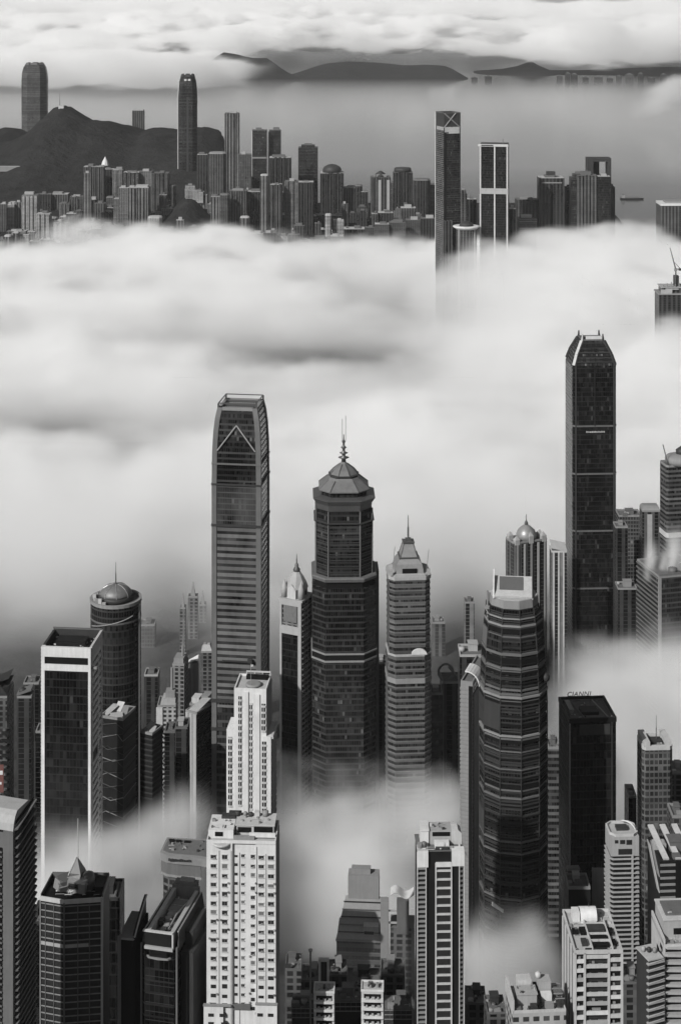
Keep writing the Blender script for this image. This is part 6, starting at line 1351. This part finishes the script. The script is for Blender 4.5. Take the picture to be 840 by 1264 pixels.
# ================================================================ far waterfront
ORD = 'first second third fourth fifth sixth seventh eighth ninth tenth eleventh twelfth thirteenth fourteenth fifteenth sixteenth seventeenth eighteenth nineteenth twentieth'.split()
ORD += ['twenty-'+o for o in ORD[:9]] + ['thirtieth'] + ['thirty-'+o for o in ORD[:9]] + ['fortieth'] + ['forty-'+o for o in ORD[:9]] + ['fiftieth'] + ['fifty-'+o for o in ORD[:9]]
TONE = {'strip_pale':'pale','flat_pale':'pale','strip_mid':'grey','flat_mid':'grey','grid_grey':'grey','strip_dark':'dark','flat_dark':'dark','ribbon_grey':'grey','glass_black':'black','glass_dark':'dark','ribbon_dark':'dark'}
def far(xl,xr,top,Y,mat,style='flat',label=None,name=None,d=None,base=0,row=None,i=0,group=None,th=0):
    m = PXM(Y); w = (xr-xl)*m; d = d or max(w*.8,16); z = Z(top,Y)
    nm = name or {'flat':'slab_tower','round':'round_topped_tower','step':'stepped_tower','gable':'pointed_tower','comb':'ribbed_tower'}[style]
    lab = label or '%s %s, %s from left in %s' % (TONE[mat], {'flat':'flat-roofed tower','round':'round-topped tower','step':'step-topped tower','gable':'point-topped tower','comb':'deeply ribbed tower'}[style], ORD[i], row)
    t = thing(nm,lab,'tower',X((xl+xr)/2,Y),Y+d/2,base,R(th),group); zz = z-base; rng = random.Random(int(xl*7+top))
    P = rect(w,d); 
    if mat.startswith('strip') and name is None and rng.random() < .4: mat = 'flat'+mat[5:]
    tone = 'pale_concrete' if 'pale' in mat else ('concrete' if 'mid' in mat or 'grey' in mat else 'grey_panel')
    if style == 'comb':
        n = max(2,int(w/9)); mb = MB().prism(P,0,zz-1)
        part('wall', mb, mat, t)
        for k in range(n): x_ = -w/2+(k+.5)*w/n; part('bay', MB().box(x_-w/n*.30,x_+w/n*.30,-d/2-2.6,-d/2,0,zz+rng.uniform(-2,2)), mat, t)
    elif style == 'round':
        part('wall', MB().prism(cham(w,d,min(w,d)*.22),0,zz-4), mat, t)
        part('rounded_top', MB().loft([(cham(w,d,min(w,d)*.22),zz-4),(cham(w*.9,d*.9,min(w,d)*.2),zz-1.2),(cham(w*.6,d*.6,min(w,d)*.14),zz)]), 'pale_concrete' if 'pale' in mat else tone, t); return t
    elif style == 'step':
        part('wall', MB().prism(P,0,zz-9), mat, t); part('upper_wall', MB().prism(rect(w*.7,d*.7),zz-9,zz-3), mat, t); part('crown', MB().prism(rect(w*.4,d*.5),zz-3,zz), tone, t); return t
    elif style == 'gable':
        part('wall', MB().prism(P,0,zz-6), mat, t); part('pointed_roof', MB().loft([(P,zz-6),(rect(w*.5,d*.5),zz-3),(rect(1,1),zz+3)]), tone, t); return t
    else: part('wall', MB().prism(P,0,zz), mat, t)
    part('roof', MB().prism(grow(P,-.6),zz-.1,zz+.5), 'roof_pale' if rng.random() < .5 else 'roof_felt', t)
    a,b = w*rng.uniform(.25,.6),d*rng.uniform(.3,.6); xo = rng.uniform(-.15,.15)*w
    part('plant_room', MB().prism(rect(a,b,xo,0),zz+.4,zz+rng.uniform(3,7)), rng.choice((tone,'pale_concrete','grey_panel')), t)
    if rng.random() < .5: part('plant_room', MB().prism(rect(a*.4,b*.4,-xo-w*.2,0),zz+.4,zz+rng.uniform(2,4)), rng.choice((tone,'concrete')), t)
    return t
def row(lst, Y, rowname, jit=40, group=None):
    lst = sorted(lst); rng = random.Random(len(lst))
    for i,e in enumerate(lst):
        xl,xr,top,mat = e[:4]; far(xl,xr,top,Y+rng.uniform(-jit,jit),mat,e[4] if len(e) > 4 else 'flat',None,None,None,0,rowname,i,group)
sp,sm_,sd = 'strip_pale','strip_mid','strip_dark'
G4 = 'towers of the far waterfront'
row([(103,119,206,sm_,'comb'),(119,129,206,sm_,'comb'),(128,141,209,sd),(139,152,210,sm_,'comb'),(152,172,213,sd,'comb'),(171,188,212,sm_),(187,208,214,sd,'comb'),(199,217,228,sd,'round'),(243,256,191,sd),(257,279,188,sm_,'round'),(294,310,191,sd),(332,359,195,sd,'comb'),(47,63,240,sd),(63,84,240,sm_),(86,105,243,sd),(424,446,232,sm_,'comb'),(445,454,237,sd),(482,493,226,sd),(528,541,228,sd)], 4180, 'the back row of the far waterfront', 60, G4)
row([(147,159,232,sm_),(158,184,232,sp,'comb'),(0,8,252,sm_),(8,18,253,sp),(18,27,250,sp),(27,47,241,sp,'comb'),(260,272,243,sp,'comb'),(271,283,239,sd,'round'),(282,305,236,sm_,'comb'),(305,323,237,sd),(333,348,228,sm_,'comb'),(351,369,224,sm_,'comb'),(368,387,225,sd,'comb'),(458,466,264,sm_),(466,485,263,sd),(494,513,257,sm_),(103,112,214,sp)], 3980, 'the second row of the far waterfront', 50, G4)
row([(45,62,264,sp,'comb'),(66,84,274,sp,'comb'),(182,200,267,sp,'round'),(296,308,267,sp,'round'),(217,227,272,sp),(125,140,278,sm_,'comb'),(140,154,279,sm_),(401,409,264,'flat_pale','round'),(411,424,272,'flat_pale'),(424,450,283,sd),(388,396,276,sm_),(362,376,279,sm_),(450,462,281,sd),(462,480,277,sd),(480,500,275,sd),(500,520,272,sd),(519,537,270,sd),(233,246,280,sm_),(250,262,281,sm_),(84,94,283,sm_)], 3790, 'the third row of the far waterfront', 40, G4)
row([(-4,6,296,sm_),(5,14,290,sp,'round'),(14,23,288,sp,'comb'),(23,36,290,sp),(36,49,298,sm_),(49,65,296,sp,'comb'),(65,79,300,sd),(79,90,298,sp),(91,106,289,sp,'comb'),(106,116,291,sm_,'comb'),(116,126,294,sm_),(126,140,296,sd),(140,155,293,sm_,'comb'),(155,171,297,sd),(171,186,296,sp,'comb'),(186,203,297,sp),(203,217,284,sp,'comb'),(216,233,289,sp,'comb'),(232,244,298,sm_),(244,257,298,'flat_pale'),(257,271,299,sp,'comb'),(271,284,301,sd),(284,297,299,sm_),(297,309,296,sd),(308,325,289,'flat_pale'),(325,340,288,sd),(340,355,292,'flat_pale'),(355,370,290,sd),(370,383,297,sm_),(382,408,296,'flat_pale'),(407,424,292,sm_)], 3630, 'the front row above the far fog', 25, G4)
rng = random.Random(91); ex = []
for k in range(58):
    a_ = rng.uniform(0,535); w_ = rng.uniform(8,15); ex.append((a_,a_+w_,rng.uniform(238,272)-(8 if 200 < a_ < 400 else 0),rng.choice((sm_,sd,sd,sm_,sd)),rng.choice(('flat','comb','comb','step','round'))))
row([e for e in ex if not (205 < e[0] < 258)], 4080, 'the crowded middle of the far waterfront', 40, G4)
# low-rise infill between the rows
rng = random.Random(44); inf = sorted([(rng.uniform(0,420),rng.choice((3700,3870,4080)),rng.uniform(9,20),rng.uniform(14,34)) for k in range(130)])
cnt = {}
for px,Yf,wp,hh in inf:
    zg = float(terrain(X(px,Yf),Yf)); i = cnt.get(Yf,0); cnt[Yf] = i+1
    nm_ = {3700:'the low roofs behind the far front row',3870:'the low roofs amid the far waterfront',4080:'the low roofs at the far hill foot'}[Yf]
    w = wp*PXM(Yf); mt = rng.choice((sp,sm_,sd,'flat_pale','flat_mid')); t = thing('low_block','%s low block, %s from left among %s' % (TONE[mt],ORD[i],nm_),'low building',X(px,Yf),Yf,zg-4,R(rng.uniform(-12,12)),'low blocks of the far waterfront')
    part('wall', MB().prism(rect(w,w*.8),0,hh), mt, t); part('roof', MB().prism(rect(w-1,w*.8-1),hh-.1,hh+.6), rng.choice(('roof_pale','white_worn','roof_felt')), t); part('plant_room', MB().prism(rect(w*.4,w*.3),hh+.5,hh+4), rng.choice(('pale_concrete','concrete')), t)
# supertalls and singular towers
def supertall(xl,xr,top,Y,label,mat,open_crown):
    m = PXM(Y); w = (xr-xl)*m; d = w; t = thing('rounded_supertall',label,'skyscraper',X((xl+xr)/2,Y),Y+d/2,0,R(4)); z = Z(top,Y)
    P = cham(w,d,w*.24); pr = [(0,.98),(z*.5,1),(z-60,1),(z-36,.96),(z-18,.87),(z-6,.72)]
    part('shaft', MB().loft([(scaled(P,s),zz) for zz,s in pr]), mat, t)
    for f in (.42,.60,.79): part('belt', MB().prism(grow(P,.5),z*f,z*f+3), 'dark_panel', t)
    q = scaled(P,.72); part('crown_core', MB().prism(scaled(P,.62),z-6.5,z-3), 'void' if open_crown else 'dark_panel', t)
    for k in range(8):
        a,b = Vector(q[k]),Vector(q[(k+1)%8]); c = (a+b)/2; e = (b-a)*.34
        part('crown_fin', MB().slab([(c.x-e.x,c.y-e.y,z-7),(c.x+e.x,c.y+e.y,z-7),((c.x+e.x)*.86,(c.y+e.y)*.86,z),((c.x-e.x)*.86,(c.y-e.y)*.86,z)],1.2), 'grey_panel' if not open_crown else 'dark_panel', t)
    if open_crown:
        for s in (-.18,.02): part('crown_light_panel', MB().box(w*s,w*s+w*.13,-d*.455,-d*.43,z-17,z-12), 'white_paint', t)
        part('painted_lit_rim', MB().bar((-w*.5,-d*.26,0),(-w*.5,-d*.26,z-60),1.5,4).bar((-w*.5,-d*.26,z-60),(-w*.44,-d*.22,z-18),1.5,4), 'white_worn', t)  # white bar paints the sunlit left rim
        part('centre_groove', MB().box(-w*.05,w*.05,-d*.5-.5,-d*.5,0,z-60), 'dark_panel', t)
    return t
supertall(219,242.5,92,4500,'tallest far skyscraper, dark rounded shaft with two bright panels in its crown','ribbon_dark',True)
supertall(25,56,78,6100,'hazy grey rounded skyscraper rising behind the wooded hill at upper left','ribbon_grey',False)
t = far(277,295,140,4350,sp,'comb','slim pale ribbed tower, tall and alone right of the tallest far skyscraper','slim_tower')
for xl,xr,top,mt,lb in ((310.5,329,161,'glass_dark','left half of the dark twin slab towers on the far waterfront'),(331,346.5,161,'glass_dark','right half of the dark twin slab towers, a pale line dividing them')):
    t = far(xl,xr,top,4240+(20 if xl > 320 else 0),mt,'flat',lb,'twin_slab_tower'); w = (xr-xl)*PXM(4240); z = Z(top,4240)
    part('edge_strip', MB().box(-w/2-.4,-w/2+1.8,-w*.4-1.5,-w*.4+1,0,z), 'white_worn', t); part('belt', MB().box(-w/2,w/2,-w*.4-.8,-w*.4,z-Z(0,4240)*0-70,z-66), 'concrete', t)
far(321,331.5,215,3960,sp,'round','slim pale tower with a rounded white cap before the dark twin slabs','capped_tower')
t = far(368,392,178,4260,'ribbon_dark','step','tall dark tower with a jagged stepped top right of the twin slabs','jagged_tower')
t = far(395,424,214,4160,sd,'comb','dark tower with a bulging lattice dome, right of the jagged dark tower','dome_lattice_tower'); w = 29*PXM(4160); z = Z(214,4160)
part('lattice_dome', MB().lathe([(w*.40,z),(w*.40,z+8),(w*.34,z+14),(w*.18,z+19),(.5,z+21)],16), 'dark_panel', t)
t = far(438,447,228,4150,sd,'round','narrow dark tower with a bulb top behind a ribbed grey tower','bulb_topped_tower')
t = far(457,482,219,4140,sm_,'comb','ribbed tower with two bright vertical stripes and a mounded top','striped_tower'); w = 25*PXM(4140)
for s in (-.12,.3): part('bright_stripe', MB().box(w*s,w*s+w*.14,-w*.4-4.0,-w*.4-2,0,Z(222,4140)), 'pale_concrete', t)
part('mounded_top', MB().lathe([(w*.3,Z(219,4140)),(w*.24,Z(215,4140)),(w*.05,Z(212,4140))],12), 'dark_panel', t)
t = far(485,509,213,4120,sd,'comb','dark ribbed tower with a drum-shaped top, left of the cross-braced tower','drum_far_tower'); w = 24*PXM(4120); part('drum', MB().lathe([(w*.44,Z(213,4120)),(w*.44,Z(209,4120)),(w*.40,Z(208,4120))],20), 'dark_panel', t)
t = far(510,531,221,4100,sd,'round','dark smooth tower with clipped shoulders, left of the cross-braced tower','clipped_tower')
# cross-braced tower
def braced():
    Y = 2950; m = PXM(Y); w,d,cx,cy,rz = fit(537,547.5,568,Y,20,'l'); t = thing('cross_braced_tower','tall far tower with a cross-braced open crown and a sunlit left flank','skyscraper',cx,cy,0,rz); z = Z(140,Y); zc = Z(157,Y)
    part('wall', MB().prism(rect(w,d),0,zc-12), 'ribbon_dark', t)
    part('painted_lit_flank', MB().box(-w/2-.6,-w/2,-d/2,d/2,0,zc-6), 'grid_grey', t); part('painted_flank_rim', MB().box(-w/2-.9,-w/2+.3,d/2-1.4,d/2+.2,0,z), 'white_paint', t)  # sun on the left side painted as a paler flank and white edge
    part('front_channel', MB().box(-w*.5,-w*.36,-d/2-.8,-d/2,0,zc-10), 'void', t); part('front_bay', MB().box(-w*.32,w*.38,-d/2-.5,-d/2,Z(230,Y),zc-12), 'glass_dark', t)
    for sx in (-1,1):
        for sy in (-1,1): part('crown_post', MB().box(sx*w/2-1.5 if sx>0 else -w/2,w/2 if sx>0 else -w/2+1.5,sy*d/2-1.5 if sy>0 else -d/2,d/2 if sy>0 else -d/2+1.5,zc-12,z), 'dark_panel', t)
    part('crown_wall', MB().ring(rect(w-.6,d-.6),rect(w-2,d-2),zc,z), 'dark_panel', t); part('crown_roof', MB().prism(rect(w-2,d-2),zc+2,zc+3), 'void', t)
    part('light_well', MB().box(-w*.2,w*.36,-d/2+.4,-d/2+.9,zc-11.5,zc-.5), 'white_worn', t)
    for a,b in (((-w/2,zc-1),(w*.2,z)),((-w*.48,z),(w*.5,zc-2))): part('cross_brace', MB().bar((a[0],-d/2-.6,a[1]),(b[0],-d/2-.6,b[1]),1.1,4), 'concrete', t)
    part('crown_rim', MB().ring(grow(rect(w,d),.3),rect(w-1,d-1),z,z+1.2), 'grey_panel', t)
    part('lower_annex', MB().box(-w/2-4,-w*.1,-d/2-8,-d/2-1,0,Z(272,Y)), 'strip_mid', t)
braced()
def white_ribbed_black():
    Y = 2880; m = PXM(Y); w,d,cx,cy,rz = fit(590,625.5,629,Y,8,'r'); d = w*.8; t = thing('white_ribbed_black_tower','black slab tower gridded by white ribs and one white belt, rising from the far fog','skyscraper',cx,cy,0,rz); z = Z(183,Y)
    part('wall', MB().prism(rect(w,d),0,z), 'glass_black', t)
    for f in (-.5,.0,.44): part('white_rib', MB().box(w*f,w*f+2.4,-d/2-1.4,-d/2,0,z), 'white_worn', t)
    part('white_belt', MB().box(-w/2,w/2,-d/2-1.7,-d/2-.1,Z(243,Y),Z(236,Y)), 'pale_concrete', t); part('crown_rail', MB().box(-w/2-2.5,w/2,-d/2-2,-d/2-.4,z-1,z+3.2), 'white_worn', t)
    part('roof_notch', MB().box(-w*.44,-w*.02,-d/2-2.1,-d/2-1.9,z-.2,z+2.0), 'dark_panel', t); part('roof', MB().prism(rect(w-1,d-1),z,z+2.6), 'dark_panel', t); part('antenna', MB().bar((w*.3,0,z+2),(w*.3,0,z+11),.7,6), 'concrete', t)
white_ribbed_black()
t = thing('flared_rim_tower','round fog-sunk tower with a flared white rim and low dome','tower',X(576,2895),2895+18,0); m = PXM(2895); z = Z(282,2895); r = 13*m
part('shaft', MB().lathe([(r*.98,0),(r*.98,z-8),(r*1.0,z-2)],20,smooth=False), 'strip_mid', t); part('flared_rim', MB().lathe([(r,z-3),(r*1.28,z+.5),(r*1.28,z+2),(r*1.1,z+2.2)],24), 'white_paint', t); part('dome', MB().lathe([(r*.7,z+2),(r*.62,z+6),(r*.35,z+9),(.5,z+10.5)],20), 'dark_panel', t)
for s in (-.75,.75): part('white_rib', MB().bar((r*s,-r*.72,0),(r*s,-r*.72,z-2),1.0,4), 'pale_concrete', t)
far(568,576,233,3120,sm_,'step','narrow grey tower close behind the cross-braced tower','narrow_tower'); far(576,588,246,3160,sd,'flat','low dark block between the cross-braced and white-ribbed towers','low_dark_tower'); far(625,638,258,3080,sd,'flat','narrow dark block right behind the white-ribbed black slab','narrow_dark_block')
far(637,664,247,3060,sm_,'comb','grey block with bright roof corners, left of the penthouse-topped dark tower','corner_lit_block')
t = far(640,662,270,2980,'ribbon_grey','flat','lower pale-ledged block in front of the block with bright roof corners','ledged_block')
t = far(665,696,220,3020,sd,'flat','broad dark tower with a small centred penthouse, right of the white-ribbed slab','penthouse_tower'); w = 31*PXM(3020); z = Z(220,3020); part('penthouse', MB().prism(rect(w*.34,14),z,z+10), 'dark_panel', t); part('channel', MB().box(-w*.04,w*.04,-w*.4-.6,-w*.4,0,z-12), 'void', t); part('pale_top_strip', MB().box(-w*.4,w*.4,-w*.4-.5,-w*.4,z-9,z-7), 'concrete', t)  # pale concrete strip runs across the top of the front
far(697,706,231,3040,sd,'flat','narrow dark wing at the left of the portal-topped tower group','dark_wing_tower'); far(704,726,213,3000,'ribbon_dark','step','ribbed dark tower left of the portal-topped tower','ribbed_dark_tower')
t = thing('portal_topped_tower','dark tower with a square portal opening at its top, right end of the far group','skyscraper',X(740,3030),3030+22,0); m = PXM(3030); w = 29*m; z = Z(196,3030); zp = Z(217,3030)
part('wall', MB().prism(rect(w,30),0,zp), 'glass_dark', t); part('portal_leg', MB().box(-w/2,-w*.26,-15,15,zp,z-6), 'dark_panel', t); part('portal_leg', MB().box(w*.36,w/2,-15,15,zp,z-6), 'dark_panel', t); part('portal_beam', MB().box(-w/2,w/2,-15,15,z-6,z), 'dark_panel', t); part('portal_core', MB().box(-w*.2,w*.05,2,14,zp,z-6), 'black_panel', t)
far(737,753,218,2985,'glass_black','flat','black tower standing before the portal-topped tower','front_black_tower'); far(751.5,758.5,231,3050,sd,'flat','low dark tower hugging the right side of the portal-topped tower','side_dark_tower'); far(712,737,217,2990,sm_,'comb','grey ribbed tower between the portal-topped tower and its dark neighbour','grey_ribbed_tower')
t = far(815,856,254,3000,sm_,'flat','grey tower with a bright pale rim at the far right, poking above the fog','pale_rimmed_tower'); w = 41*PXM(3000); part('pale_rim', MB().box(-w/2-.5,w/2,-w*.4-1,w*.4,Z(254,3000),Z(251.5,3000)), 'white_paint', t)
# tower under construction with a crane
def crane_tower():
    Y = 2350; m = PXM(Y); w = 40*m; t = thing('unfinished_tower','dark tower under construction with cluttered open top floors, at the right edge in fog','tower',X(833,Y),Y+18,0); z = Z(364,Y)
    part('wall', MB().prism(rect(w,34),0,z), 'strip_dark', t)
    part('top_slab', MB().prism(rect(w+2,36),z,z+1.5), 'concrete', t); part('open_storey', MB().prism(rect(w*.8,26),z+1.5,z+9), 'strip_mid', t); part('top_slab', MB().prism(rect(w*.86,28),z+9,z+10), 'pale_concrete', t)
    for k in range(7): part('column_stub', MB().box(-w*.36+k*w*.12,-w*.36+k*w*.12+1.2,-13,-11.5,z+10,z+13+(k*7%5)), 'concrete', t)
    part('site_hoist', MB().box(w*.02,w*.16,-6,4,z+10,z+24), 'dark_panel', t); part('formwork', MB().box(-w*.45,-w*.1,-17.5,-16,z+1,z+7).box(-w*.3,w*.1,-17,-15,z+7,z+8.4), 'pale_concrete', t)
    c = thing('tower_crane','slim dark tower crane with a raised jib on the unfinished tower at the right edge','crane',X(835,Y),Y+10,z+9)
    zc = Z(336,Y)-z-9
    part('crane_mast', MB().bar((0,0,0),(0,0,zc),1.0,4), 'dark_metal', c); part('crane_cab', MB().box(-2,2,-1.6,1.6,zc,zc+3.5), 'concrete', c); part('crane_jib', MB().bar((0,0,zc+2),(-8,0,Z(307,Y)-z-9),.9,4,.45), 'dark_metal', c); part('counterweight', MB().box(4,8,-1.4,1.4,zc+.6,zc+3.6).bar((0,0,zc+2.5),(7,0,zc+2.8),.6,4), 'dark_panel', c); part('crane_stay', MB().bar((6,0,zc+3.5),(1,0,zc+9),.35,4).bar((1,0,zc+9),(-4,0,zc+14),.3,4), 'dark_metal', c)
crane_tower()
# hilltop things
t = thing('hilltop_block','small square dark block standing on the ridge of the wooded hill','building',X(171,4950),4950,float(terrain(X(171,4950),4950))-8); part('wall', MB().prism(rect(34,20),0,58), sm_, t); part('roof', MB().prism(rect(30,16),58,61), 'roof_pale', t)
zt_ = float(terrain(X(74,4850),4850)); t = thing('hilltop_mast','thin radio mast with a pale hut on the summit of the wooded hill','mast',X(74,4850),4850,zt_-4); part('mast', MB().bar((0,0,4),(0,0,44),1.2,6,.5), 'dark_metal', t); part('hut', MB().box(-3,12,-6,6,2,12), 'white_worn', t)
t = thing('hillside_terrace','long pale terrace wall cut into the left slope of the wooded hill','wall',X(18,4480),4480,float(terrain(X(18,4480),4480))); part('wall', MB().box(-46,42,-3,3,-10,3), 'concrete', t); part('coping', MB().box(-47,43,-3.5,3.5,3,4.5), 'pale_concrete', t)
t = thing('white_sail_pavilion','small bright white sail-like peak above the dark towers at the hill foot','building',X(130,4330),4330,float(terrain(X(130,4330),4330))-4); z = Z(204,4330)-t.location.z; part('wall', MB().prism(rect(18,16),0,z), 'strip_dark', t); part('sail_roof', MB().loft([(ngon(8,10),z),(ngon(8,7.5),z+9),(ngon(8,.6),z+22)]), 'white_paint', t)
# far shore
rng = random.Random(21)
for k,(px,wp,top) in enumerate(((585,7,93),(602,8,91),(690,6,92),(700,5,90),(708,7,93),(722,6,91),(738,9,92),(752,6,90),(763,5,92),(776,8,91),(790,5,89),(803,7,92),(818,6,90),(832,7,91))):
    Yf = 10550; m = PXM(Yf); t = thing('shore_block','tiny hazy block, %s from left along the far shore' % ORD[k],'building',X(px,Yf),Yf,0,0,'blocks on the far shore'); hh = rng.uniform(14,46)
    part('wall', MB().prism(rect(wp*m,60),0,hh), rng.choice((sm_,sd,sd)), t); part('roof_block', MB().prism(rect(wp*m*.4,30),hh,hh+6), 'grey_panel', t)
def boat(px,py,L_,label):
    Yb = H*F/(py-HY); t = thing('cargo_ship',label,'ship',X(px,Yb),Yb,-1,0); b = L_*.09
    hull = MB().loft([([(-L_/2,-b*.7),(L_*.36,-b*.8),(L_*.48,0),(L_*.36,b*.8),(-L_/2,b*.7)],0),([(-L_*.5,-b),(L_*.38,-b),(L_*.54,0),(L_*.38,b),(-L_*.5,b)],L_*.07)]); part('hull', hull, 'black_panel', t)
    part('bridge', MB().box(-L_*.44,-L_*.3,-b*.8,b*.8,L_*.07,L_*.19), 'concrete', t); part('funnel', MB().lathe([(L_*.02,L_*.19),(L_*.018,L_*.24)],10,-L_*.38,0), 'dark_panel', t)
    part('cargo', MB().box(-L_*.26,L_*.3,-b*.8,b*.8,L_*.07,L_*.115), 'grey_panel', t); part('deck_mast', MB().bar((L_*.36,0,L_*.07),(L_*.36,0,L_*.16),L_*.006,6), 'dark_metal', t)
boat(779,246,64,'dark cargo ship on the open water right of the portal-topped tower')
